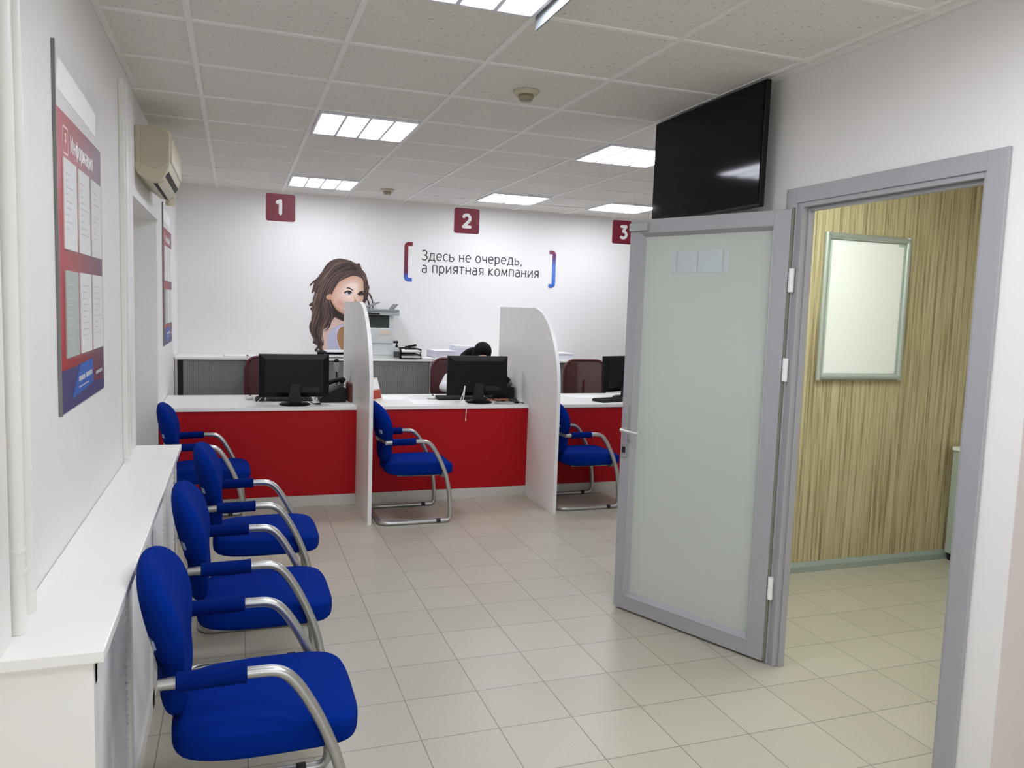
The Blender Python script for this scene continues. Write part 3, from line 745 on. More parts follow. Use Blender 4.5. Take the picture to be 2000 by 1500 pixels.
# ------------------------------------------------------------------ blue visitor chair
def make_visitor_chair():
    t = thing('visitor_chair', 'blue chair', 'chair', (0, 0, 0), 0, 'blue visitor chairs')
    side = [(-.20, 0, .603), (-.08, 0, .606), (.02, 0, .607), (.07, 0, .602), (.105, 0, .578), (.145, 0, .52), (.19, 0, .43), (.228, 0, .325), (.25, 0, .21), (.259, 0, .11)]
    side = [Vector(p) for p in catmull(side, 5)]
    side += [Vector(p) for p in fillet([(.2595, 0, .10), (.258, 0, .0145), (.14, 0, .0145)], .06, 8)][1:]
    ya = .25
    A = [Vector((p.x, -ya, p.z)) for p in side]
    rear = fillet([(.10, -ya, .0145), (-.255, -ya, .0145), (-.255, ya, .0145), (.10, ya, .0145)], .075, 8)
    B = [Vector((p.x, ya, p.z)) for p in reversed(side)]
    path = A + [p for p in rear if True][1:-1] + B
    MB().tube(path, .016, 12).tube(fillet([(.205, -.25, .385), (.205, -.215, .338), (.205, .215, .338), (.205, .25, .385)], .03), .011, 10).tube([(-.12, -.15, .343), (.205, -.15, .338)], .009, 8).tube([(-.12, .15, .343), (.205, .15, .338)], .009, 8).build('frame', silver, t, smooth=50)
    rows = []                                              # seat: runs along x, rounder at the rear
    for x, w, h, z in [(-.205, .10, .014, .393), (-.198, .15, .032, .393), (-.175, .19, .046, .393), (-.13, .213, .052, .393), (-.06, .229, .054, .393), (.05, .235, .054, .394), (.16, .235, .053, .395), (.225, .232, .051, .394), (.265, .22, .046, .392), (.288, .19, .036, .389), (.30, .135, .022, .386), (.305, .07, .008, .385)]:
        rows.append(((x, 0, z), w, h, (0, 1, 0), (0, 0, 1)))
    MB().loft(cushion(rows, 32, 5.2)).build('seat', blue_fabric, t, smooth=60, sub=1)
    rows = []                                              # backrest: lower lobe, waist at the strap, broad upper pad
    for z, x, w, h in [(.424, -.197, .05, .008), (.436, -.198, .10, .024), (.465, -.199, .138, .037), (.51, -.202, .156, .041), (.555, -.206, .166, .036), (.585, -.209, .175, .034), (.62, -.214, .192, .039), (.67, -.223, .210, .046), (.72, -.234, .215, .048), (.77, -.246, .207, .046), (.81, -.257, .185, .040), (.842, -.266, .148, .030), (.862, -.272, .10, .018), (.870, -.274, .045, .007)]:
        rows.append(((x, 0, z), w, h, (0, 1, 0), (.98, 0, .2)))
    rings = cushion(rows, 28, 2.9)
    rings = [[p + Vector((.95 * p.y * p.y, 0, 0)) for p in r] for r in rings]
    back = MB().loft(rings).build('backrest', blue_fabric, t, smooth=60, sub=1)
    MB().obox((-.2385, -.160, .655), Vector((-.25, .97, 0)).normalized(), (-.2, 0, .98), (-.95, -.25, 0), 0, .036, 0, .026, -.006, .0015).build('label', M('chair_label', (150, 160, 186), .6), back)
    for sgn in (-1, 1):
        pts = [(-.178, sgn * .25, .604), (-.01, sgn * .25, .607)]
        n = 12; P = [Vector(pts[0]).lerp(Vector(pts[1]), k / n) for k in range(n + 1)]
        P = [P[0] - Vector((.002, 0, 0))] + P + [P[-1] + Vector((.002, 0, 0))]
        MB().tube(P, [.019] + [.0265] + [.025] * (n - 1) + [.0265, .019], 14).build('armrest', blue_pad, t, smooth=50)
        MB().tube([(-.178, sgn * .25, .6035), (-.222, sgn * .25, .602)], .015, 12).build('arm_end', silver, t, smooth=50)
        MB().lathe([(.0165, -.016), (.0172, -.012), (.0172, .012), (.0165, .016)], (.17, sgn * .25, .0168), 14, 'x').build('glide', dark_grey, t, smooth=40)
    m = MB(); q = [(-.222, -.25), (-.220, -.235), (-.226, -.165), (-.243, -.08), (-.2475, 0), (-.243, .08), (-.226, .165), (-.220, .235), (-.222, .25)]
    m.loft([[(x, y, .588), (x - .004, y, .588), (x - .004, y, .614), (x, y, .614)] for x, y in q]).build('back_strap', steel, t)
    return t
chair = make_visitor_chair()
chair.location = (.035, 2.32, 0); chair['label'] = 'blue chair at the camera end of the row along the radiator cover'
dup(chair, (.06, 3.19, 0), 'blue chair second in the row along the radiator cover, just behind the end one')
dup(chair, (.095, 4.07, 0), 'blue chair third in the row, beside the end of the radiator cover')
dup(chair, (-.21, 5.69, 0), 'blue chair in front of counter 1, beside the wall recess')
dup(chair, (1.225, 5.69, 0), 'blue chair in front of counter 2, beside the divider below the printer')
dup(chair, (2.66, 5.80, 0), 'blue chair in front of counter 3, partly hidden by the open door')

# ------------------------------------------------------------------ things on the counters
def make_monitor(loc, rz, label, w=.53, hgt=.335):
    t = thing('monitor', label, 'monitor', loc, rz, 'black monitors seen from behind')
    MB().lathe([(0, 0), (.118, 0), (.118, .006), (.10, .014), (.03, .018), (0, .018)], seg=32).build('base', black, t, smooth=30)
    MB().prism([(u * .5, -.012, .016) for u in (-.10, .10)] + [(.035, -.012, .16), (-.035, -.012, .16)], (0, .024, 0)).build('neck', dark_grey, t, bevel=.003)
    MB().box(-.045, .045, .0, .03, .06, .145).build('neck_hinge', dark_grey, t, bevel=.004)
    z0 = .055; m = MB()
    a = [(-w / 2, z0), (w / 2, z0), (w / 2, z0 + hgt), (-w / 2, z0 + hgt)]
    b = [(-w / 2 + .045, z0 + .035), (w / 2 - .045, z0 + .035), (w / 2 - .045, z0 + hgt - .04), (-w / 2 + .045, z0 + hgt - .04)]
    R = lambda q, y: [(x, y, z) for x, z in q]
    m.loft([R(a, .06), R(a, .032), R(b, .012), R(b, .010)])
    m.build('housing', black, t, bevel=.004)
    MB().box(-w / 2 + .012, w / 2 - .012, .0585, .0615, z0 + .016, z0 + hgt - .014).build('screen', screen_black, t)
    MB().box(.06, .19, .006, .014, z0 + .045, z0 + .08).build('port_panel', dark_grey, t)
    return t
mon = make_monitor((.43, 6.24, WT), .04, 'black monitor seen from behind on counter 1')
dup(mon, (1.935, 6.28, WT), 'black monitor seen from behind on counter 2, in front of the seated person', .02)
dup(mon, (3.47, 6.56, WT), 'black monitor on counter 3, mostly hidden by the open door', .35)
def make_keyboard(loc, rz, label):
    t = thing('keyboard', label, 'keyboard', loc, rz, 'black keyboards')
    MB().prism([(-.22, 0, 0), (-.22, .15, 0), (-.22, .15, .022), (-.22, 0, .012)], (.44, 0, 0)).build('body', black, t, bevel=.003)
    m = MB()
    for r in range(5):
        for c in range(14): m.box(-.21 + c * .03, -.185 + c * .03, .012 + r * .027, .034 + r * .027, .014 + r * .0018, .020 + r * .0018)
    m.build('keys', dark_grey, t)
    return t
kb = make_keyboard((.365, 6.45, WT), 0, 'black keyboard behind the monitor on counter 1')
dup(kb, (1.85, 6.45, WT), 'black keyboard behind the monitor on counter 2')
dup(kb, (3.26, 6.22, WT), 'black keyboard beside the monitor on counter 3', .25)
for (x, y), lb in (((.10, 6.60), 'white computer mouse beside the monitor on counter 1'), ((1.592, 6.55), 'white computer mouse beside the monitor on counter 2')):
    t = thing('computer_mouse', lb, 'mouse', (x, y, WT), .2, 'white mice')
    MB().loft(cushion([((0, -.055, .012), .012, .010, (1, 0, 0), (0, 0, 1)), ((0, -.045, .014), .024, .014, (1, 0, 0), (0, 0, 1)), ((0, -.01, .018), .032, .018, (1, 0, 0), (0, 0, 1)), ((0, .03, .016), .03, .016, (1, 0, 0), (0, 0, 1)), ((0, .05, .012), .016, .010, (1, 0, 0), (0, 0, 1))], 16, 2.3)).build('shell', white_plastic, t, smooth=60, sub=1)
    MB().lathe([(0, -.004), (.009, -.004), (.009, .004), (0, .004)], (0, -.026, .032), 12, 'x').build('wheel', dark_grey, t)
for (x, y, hang), lb in (((.215, 6.33, False), 'white desk pen standing in its holder on counter 1'), ((1.78, 6.205, True), 'white desk pen standing in its holder on counter 2, its cord hanging over the front')):
    t = thing('desk_pen', lb, 'pen', (x, y, WT), 0, 'desk pens on cords')
    MB().lathe([(0, 0), (.036, 0), (.036, .006), (.022, .014), (.012, .03), (0, .03)], seg=22).build('holder', clear_plastic if not hang else white_plastic, t, smooth=40)
    MB().tube([(0, 0, .025), (.004, -.004, .07), (.006, -.006, .10), (.010, -.008, .148)], [.003, .006, .006, .0055], 10).build('pen', white_plastic, t, smooth=40)
    cord = [(.008, -.006, .13), (-.03, -.02, .05), (-.07, -.06, .006), (-.03, -.10, .005), (.02, -.08, .006), (.06, -.10, .006)] if not hang else [(.01, -.008, .14), (-.02, -.03, .06), (-.05, -.06, .01), (-.012, -.09, .008), (-.006, -.122, 0), (-.008, -.127, -.05), (-.012, -.128, -.115)]
    MB().tube(catmull(cord, 6), .0028, 6).build('cord', white_plastic, t, smooth=60)
    if hang: MB().lathe([(0, -.012), (.006, -.008), (.006, .006), (0, .01)], (-.012, -.128, -.12), 10).build('cord_end', M('pink_end', (220, 170, 170), .5), t, smooth=60)
def make_phone(loc, rz, label):
    t = thing('desk_phone', label, 'telephone', loc, rz, 'black desk phones'); t.scale = (1.15, 1.1, 1.25)
    MB().prism([(-.09, -.09, 0), (-.09, .10, 0), (-.09, .10, .09), (-.09, .05, .10), (-.09, -.09, .025)], (.18, 0, 0)).build('body', black, t, bevel=.006)
    MB().obox((0, -.02, .058), (1, 0, 0), Vector((0, .88, .47)), Vector((0, -.47, .88)), .0, .08, -.05, .06, .0, .006).build('keypad', black_matte, t, bevel=.002)
    MB().obox((0, .06, .098), (1, 0, 0), Vector((0, .9, .42)), Vector((0, -.42, .9)), .0, .08, -.02, .03, .0, .008).build('display', M('lcd_grey', (30, 34, 34), .3), t)
    h = [(-.055, -.085, .06), (-.055, -.07, .085), (-.055, 0, .118), (-.055, .07, .135), (-.055, .10, .12)]
    MB().tube(catmull(h, 5), [.024 if k in (0, 1, 2, 3, 4) else .015 if 5 <= k <= 15 else .024 for k in range(21)], 10).build('handset', black, t, smooth=50)
    cd_ = [(-.075 + .008 * math.cos(k * .9), -.095 - .004 * k * .6 + .0, .012 + .008 * math.sin(k * .9)) for k in range(9)]
    MB().tube(cd_, .0025, 5).build('cord', black, t, smooth=60)
    return t
ph = make_phone((.73, 6.45, WT), -1.571, 'black desk phone beside the divider on counter 1')
dup(ph, (2.192, 6.51, WT), 'black desk phone beside the divider on counter 2', -1.571)
for (x, y, hz), lb in (((.80, 6.70, .25), 'small webcam on a black gooseneck stalk behind the phone on counter 1'), ((2.245, 6.70, .225), 'small webcam on a black gooseneck stalk behind the phone on counter 2')):
    t = thing('webcam_stand', lb, 'webcam', (x, y, WT), 0, 'webcams on stalks')
    MB().lathe([(0, 0), (.03, 0), (.03, .008), (.008, .014), (0, .014)], seg=18).build('foot', black, t, smooth=40)
    MB().tube(catmull([(0, 0, .01), (.004, 0, hz * .5), (.0, -.004, hz)], 6), .0065, 8).build('stalk', black, t, smooth=60)
    MB().loft(cushion([((0, -.008, hz - .03), .012, .01, (1, 0, 0), (0, 1, 0)), ((0, -.008, hz), .021, .016, (1, 0, 0), (0, 1, 0)), ((0, -.008, hz + .035), .023, .017, (1, 0, 0), (0, 1, 0)), ((0, -.008, hz + .05), .02, .015, (1, 0, 0), (0, 1, 0))], 14)).build('camera_head', M('webcam_grey', (168, 172, 168), .4), t, smooth=50)
    MB().lathe([(.02, 0), (.021, .012), (.012, .026), (0, .03)], (0, -.008, hz + .05), 14).build('cap', black, t, smooth=50)
t = tag(MB().lathe([(0, 0), (.006, 0), (.0065, .12), (.005, .15), (0, .155)], (2.15, 6.685, WT + .112), 10).build('marker_pen', black, smooth=40), 'dark marker pen standing upright on counter 2 beside the phone', 'pen')
t.location = (0, 0, 0)
t = thing('pen_cup', 'small black pen cup beside the phone on counter 2', 'pen cup', (2.15, 6.685, WT))
MB().lathe([(0, 0), (.03, 0), (.033, .11), (.029, .11), (.026, .01), (0, .01)], seg=18).build('cup', black, t, smooth=40)
t = thing('maroon_folder', 'maroon folder standing upright against the divider on counter 1', 'folder', (.872, 6.45, WT))
MB().box(-.006, .012, -.10, .10, 0, .15).build('cover', maroon, t, bevel=.002)
MB().box(-.012, -.007, -.095, .095, .004, .14).build('pages', M('dark_red_paper', (96, 34, 34), .7), t)
t = thing('tent_calendar', 'red and cream tent calendar beside the divider on counter 2', 'calendar', (1.045, 6.42, WT))
MB().prism([(-.10, -.06, 0), (-.10, .06, 0), (-.10, .004, .19), (-.10, -.004, .19)], (.20, 0, 0)).build('stand', cream_card, t, rot=(0, 0, .9))
MB().obox((0, -.0335, .095), (1, 0, 0), Vector((0, .28, .96)), Vector((0, -.96, .28)), -.09, .09, -.075, -.005, .0005, .003).build('red_print', red_card, t, rot=(0, 0, .9))
MB().obox((0, -.0335, .095), (1, 0, 0), Vector((0, .28, .96)), Vector((0, -.96, .28)), -.09, .09, .005, .085, .0005, .003).build('pale_print', paper, t, rot=(0, 0, .9))
for k, (x, y, rz, lb) in enumerate(((1.28, 6.62, .1, 'loose white sheet lying beside the calendar on counter 2'), (1.47, 6.33, -.06, 'white sheet lying by the front edge of counter 2'), (.72, 6.22, .5, 'small white note lying in front of the phone on counter 1'), (2.13, 6.165, .1, 'small grey notepad lying by the monitor foot on counter 2'), (3.05, 6.62, .15, 'white sheet lying at the back of counter 3'))):
    w, d = ((.21, .297), (.21, .297), (.09, .09), (.14, .09), (.297, .21))[k]
    tag(MB().box(-w / 2, w / 2, -d / 2, d / 2, 0, .0015 if k != 3 else .014).build('paper_sheet', paper if k != 3 else M('notepad_grey', (170, 170, 168), .6), loc=(x, y, WT + .0002), rot=(0, 0, rz)), lb, 'paper')
tag(MB().tube(catmull([(.50, 6.235, WT + .06), (.56, 6.19, WT + .015), (.62, 6.20, WT + .006), (.58, 6.25, WT + .005), (.63, 6.27, WT + .005)], 8), .0035, 6).build('monitor_cable', black, smooth=60), 'black cable looping from the monitor to the phone on counter 1', 'cable')
tag(MB().tube(catmull([(2.02, 6.33, WT + .05), (2.10, 6.27, WT + .012), (2.17, 6.28, WT + .006), (2.15, 6.31, WT + .006), (2.19, 6.33, WT + .006), (2.18, 6.30, WT + .005)], 8), .0035, 6).build('monitor_cable', black, smooth=60), 'black cable trailing across counter 2 towards the divider', 'cable')
t = thing('wire_bundle', 'tangle of orange and brown wires under the monitor on counter 2', 'wires', (2.13, 6.355, WT))
for q in range(5):
    pts = [(-.09 + .045 * k, .016 * math.sin(k * 1.9 + q * 1.3), .006 + .012 * abs(math.sin(k + q))) for k in range(6)]
    MB().tube(catmull(pts, 5), .004, 6).build('wire', M('wire_orange', (168, 104, 74), .6) if q == 0 else bpy.data.materials['wire_orange'], t, smooth=60)
t = thing('card_reader', 'small black card reader with a thin cable on counter 2 near the divider', 'card reader', (2.235, 6.22, WT))
MB().prism([(-.035, -.04, 0), (-.035, .04, 0), (-.035, .04, .035), (-.035, -.04, .01)], (.07, 0, 0)).build('body', black, t, bevel=.004)
MB().tube(catmull([(.02, .04, .01), (.06, .02, .004), (.07, -.05, .004), (.05, -.09, .004)], 6), .003, 6).build('cable', black, t, smooth=60)

# ------------------------------------------------------------------ things on the shutter cabinets
pr = thing('printer', 'white multifunction printer on the cabinet behind the divider', 'printer', (1.33, 7.895, CT))
PX = .215
m = MB().box(-PX, .145, -.18, .2, 0, .30).box(-PX, -.13, -.18, .2, .30, .42).box(.10, .145, -.18, .2, .30, .42).box(-.13, .10, -.02, .2, .30, .42)
m.build('body', printer_white, pr, bevel=.006)
MB().box(-.128, .098, -.17, -.03, .302, .415).build('output_recess', M('recess_dark', (44, 54, 52), .6), pr)
MB().box(-PX - .01, .20, -.20, .21, .425, .455).build('scanner_body', M('scanner_grey', (168, 176, 176), .5), pr, bevel=.005)
MB().box(-PX - .01, .20, -.19, .21, .457, .485).build('scanner_lid', mid_grey, pr, bevel=.006)
MB().box(-.12, .0, -.205, -.199, .43, .45).build('control_panel', dark_grey, pr)
MB().obox((-.12, 0, .485), Vector((.87, 0, .40)), (0, 1, 0), Vector((-.40, 0, .87)), 0, .16, -.12, .12, 0, .008).build('feeder_tray', mid_grey, pr, bevel=.002)
MB().obox((.155, 0, .482), Vector((.62, 0, .78)), (0, 1, 0), Vector((-.78, 0, .62)), 0, .07, -.13, .13, 0, .008).build('tray_stop', mid_grey, pr, bevel=.002)
MB().box(.01, .11, -.183, -.179, .235, .275).build('label', M('printer_sticker', (226, 206, 184), .6), pr)
m = MB().box(-PX + .01, .135, -.1825, -.179, .145, .15).box(-PX + .01, .135, -.1825, -.179, .03, .034); m.build('tray_line', mid_grey, pr)
bt = thing('sanitizer_bottle', 'clear bottle with a black pump beside the printer', 'bottle', (1.50, 7.665, CT))
MB().lathe([(0, 0), (.028, 0), (.03, .006), (.03, .085), (.022, .105), (.012, .115), (0, .115)], seg=20).build('body', bottle_clear, bt, smooth=40)
MB().lathe([(.0305, .015), (.0305, .075)], seg=20).build('label', M('bottle_label', (70, 74, 76), .5, var=.5, scale=60), bt, smooth=40)
MB().lathe([(0, .112), (.013, .112), (.013, .135), (.006, .14), (.006, .16), (0, .16)], seg=14).box(-.035, .012, -.01, .01, .155, .178).build('pump', black, bt, bevel=.002)
tr = thing('letter_tray', 'black stacked letter tray beside the bottle', 'letter tray', (1.64, 7.80, CT))
for k in range(2):
    z = .01 + .055 * k
    MB().box(-.105, .105, -.16, .15, z, z + .004).box(-.105, -.101, -.16, .15, z, z + .035).box(.101, .105, -.16, .15, z, z + .035).box(-.105, .105, .146, .15, z, z + .035).box(-.105, .105, -.16, -.156, z, z + .018).build('tray', black, tr)
    MB().box(-.095, .095, -.17, .13, z + .005, z + .02).build('papers', paper, tr)
m = MB()
for sx in (-.1, .1):
    for sy in (-.14, .14): m.box(sx - .005, sx + .005, sy - .005, sy + .005, 0, .1)
m.build('post', black, tr)
sp = thing('stapler', 'black stapler lying on the letter tray', 'stapler', (1.66, 7.76, CT + .088))
MB().box(-.06, .06, -.014, .014, 0, .012).build('base', black, sp, bevel=.003)
MB().obox((-.055, 0, .012), Vector((.97, 0, .2)), (0, 1, 0), Vector((-.2, 0, .97)), 0, .12, -.013, .013, 0, .022).build('arm', black, sp, bevel=.004)
def stack(x, y, w, d, h, n, rz, lb, z=CT):
    t = thing('paper_stack', lb, 'paper stack', (x, y, z), rz, 'stacks of paper on the cabinets'); m = MB()
    for k in range(n):
        j = random.uniform(-.004, .004); m.box(-w / 2 + j, w / 2 + j, -d / 2 - j, d / 2 - j, h * k / n, h * (k + .96) / n)
    m.build('sheets', M('stack_paper', (232, 232, 240), .8, var=.05) if not bpy.data.materials.get('stack_paper') else bpy.data.materials['stack_paper'], t)
stack(2.0, 7.83, .23, .30, .085, 9, .05, 'white paper stack behind the maroon chair, lower one of the pair')
stack(2.26, 7.89, .25, .30, .135, 13, -.04, 'taller white paper stack directly behind the seated person')
stack(3.33, 7.84, .20, .28, .075, 8, 0, 'white paper stack behind the divider of counter 3')
for x, y, w, rz, lb in ((.0, 7.78, .21, .08, 'white sheets lying on the corner cabinet'), (.22, 7.76, .26, -.05, 'second set of white sheets on the corner cabinet, beside the monitor'), (1.815, 7.76, .115, 0, 'white sheet lying beside the letter tray')):
    tag(MB().box(-w / 2, w / 2, -.12, .12, 0, .012).build('paper_sheet', paper, loc=(x, y, CT), rot=(0, 0, rz), bevel=.001), lb, 'paper')
bt2 = thing('document_tray', 'black document tray with white papers beside the printed picture', 'tray', (.92, 7.80, CT))
for z in (0, .048): MB().box(-.17, .12, -.13, .14, z, z + .008).box(-.17, -.164, -.13, .14, z, z + .02).build('tray', black, bt2)
for z in (.009, .057): MB().box(-.10, .115, -.15, .12, z, z + .025 - (z > .03) * .015).build('papers', paper, bt2)
MB().box(-.165, .115, .08, .1, .008, .048).build('spacer', black, bt2)

# ------------------------------------------------------------------ maroon office chairs
def make_office_chair(loc, rz, label):
    t = thing('office_chair', label, 'chair', loc, rz, 'maroon office chairs')
    out = [(u, v) for u, v in rrect(.46, .40, .11, 7)]
    P = [Vector((u * (1 + .10 * (v < 0) * abs(v)), .17 + .9 * u * u * -.4 + .04 * (v + .2), .87 + v)) for u, v in out]
    MB().tube(P, .013, 8, closed=True).build('back_frame', maroon, t, smooth=50)
    m = MB(); nu = 9; nv = 8
    vs = []
    for j in range(nv + 1):
        v = -.195 + .39 * j / nv
        lim = .225 if abs(v) < .09 else .115 + math.sqrt(max(.11 ** 2 - (abs(v) - .09) ** 2, 0))
        for i in range(nu + 1):
            u = lim * (-1 + 2 * i / nu); vs.append((u, .17 - .36 * u * u + .04 * (v + .2), .87 + v))
    m.add(vs, [(j * (nu + 1) + i, j * (nu + 1) + i + 1, (j + 1) * (nu + 1) + i + 1, (j + 1) * (nu + 1) + i) for j in range(nv) for i in range(nu)])
    o = m.build('back_mesh', mesh_back, t, smooth=60); md = o.modifiers.new('thickness', 'SOLIDIFY'); md.thickness = .003
    MB().loft(cushion([((0, -.235, .425), .10, .008, (1, 0, 0), (0, 0, 1)), ((0, -.22, .43), .20, .03, (1, 0, 0), (0, 0, 1)), ((0, 0, .432), .235, .038, (1, 0, 0), (0, 0, 1)), ((0, .16, .432), .22, .035, (1, 0, 0), (0, 0, 1)), ((0, .19, .432), .12, .012, (1, 0, 0), (0, 0, 1))], 20, 3.4)).build('seat', M('maroon_fabric', (76, 26, 30), .9) if not bpy.data.materials.get('maroon_fabric') else bpy.data.materials['maroon_fabric'], t, smooth=60, sub=1)
    MB().tube(catmull([(0, .0, .38), (0, .16, .39), (0, .205, .60), (0, .19, .86)], 6), .016, 8).build('back_post', black, t, smooth=50)
    for s in (-1, 1):
        MB().tube(fillet([(s * .20, .02, .41), (s * .275, .02, .41), (s * .275, .02, .665)], .04), .014, 8).build('arm_post', black, t, smooth=50)
        MB().box(s * .275 - .03, s * .275 + .03, -.12, .12, .665, .69).build('arm_pad', black, t, bevel=.01)
    MB().lathe([(0, .10), (.03, .10), (.03, .28), (.018, .28), (.018, .395), (0, .395)], seg=14).build('gas_lift', black, t, smooth=40)
    m = MB()
    for k in range(5):
        a = 2 * PI * k / 5; m.tube([(.03 * math.cos(a), .03 * math.sin(a), .115), (.29 * math.cos(a), .29 * math.sin(a), .075)], [.025, .016], 8)
    m.build('star_base', black, t, smooth=50)
    for k in range(5):
        a = 2 * PI * k / 5; MB().lathe([(0, -.02), (.028, -.018), (.028, .018), (0, .02)], (.29 * math.cos(a), .29 * math.sin(a), .0285), 14, 'y').build('castor', black_matte, t, smooth=40)
    return t
oc = make_office_chair((.34, 7.22, 0), .25, 'maroon office chair mostly hidden behind the monitor of counter 1')
dup(oc, (2.03, 7.24, 0), 'maroon office chair the seated person uses behind counter 2', .02)
dup(oc, (3.42, 7.22, 0), 'empty maroon office chair with a see-through mesh back behind counter 3', -.06)

# ------------------------------------------------------------------ the seated person
def skin_mesh(joints, links, seg=16):
    """tapered, rounded limbs between joints (position, radius across, radius in depth), fused later into one surface"""
    mb = MB()
    for a, b in links:
        p, q = Vector(joints[a][0]), Vector(joints[b][0]); ra, rb = joints[a][1], joints[b][1]
        fa = joints[a][2] / ra if len(joints[a]) > 2 else 1; fb = joints[b][2] / rb if len(joints[b]) > 2 else 1
        d = (q - p).normalized(); u = d.orthogonal().normalized(); v = d.cross(u); rings = []
        prof = [(p, -math.cos(t) * ra, math.sin(t) * ra, fa) for t in (.12, .5, .9, 1.3)] + [(p, 0, ra, fa), (q, 0, rb, fb)] + [(q, math.cos(t) * rb, math.sin(t) * rb, fb) for t in (1.3, .9, .5, .12)]
        for c, h, r, f in prof:
            ring = []
            for k in range(seg):
                o = u * math.cos(2 * PI * k / seg) * r + v * math.sin(2 * PI * k / seg) * r; o.y *= f
                ring.append(c + d * h * (f if abs(d.y) > .7 else 1) + o)
            rings.append(ring)
        mb.loft(rings)
    me = bpy.data.meshes.new('limbs'); me.from_pydata(mb.v, [], mb.f)
    bm = bmesh.new(); bm.from_mesh(me); bmesh.ops.recalc_face_normals(bm, faces=bm.faces); bm.to_mesh(me); bm.free()
    return me
def ellipsoid(bm, c, r, rot=None, seg=20):
    mt = Matrix.Translation(c) @ (rot or Matrix()) @ Matrix.Diagonal((*r, 1))
    bmesh.ops.create_uvsphere(bm, u_segments=seg, v_segments=seg // 2 + 2, radius=1, matrix=mt)
def merge_voxel(meshes, name, voxel, mat, parent, extra=None):
    bm = bmesh.new()
    for me in meshes: bm.from_mesh(me)
    if extra: extra(bm)
    me = bpy.data.meshes.new(name); bm.to_mesh(me); bm.free(); me.materials.clear(); me.materials.append(mat)
    o = bpy.data.objects.new(name, me); COL.objects.link(o)
    r = o.modifiers.new('remesh', 'REMESH'); r.mode = 'VOXEL'; r.voxel_size = voxel; r.use_smooth_shade = True
    s = o.modifiers.new('smooth', 'SMOOTH'); s.factor = .5; s.iterations = 3
    dg = bpy.context.evaluated_depsgraph_get(); dg.update()
    out = bpy.data.meshes.new_from_object(o.evaluated_get(dg)); COL.objects.unlink(o); bpy.data.objects.remove(o)
    out.materials.clear(); out.materials.append(mat); out.polygons.foreach_set('use_smooth', [True] * len(out.polygons))
    f = bpy.data.objects.new(name, out); COL.objects.link(f); f.parent = parent; return f
person = thing('person', 'person in a white blouse bending over the desk behind the monitor of counter 2', 'person', (2.10, 7.20, 0))
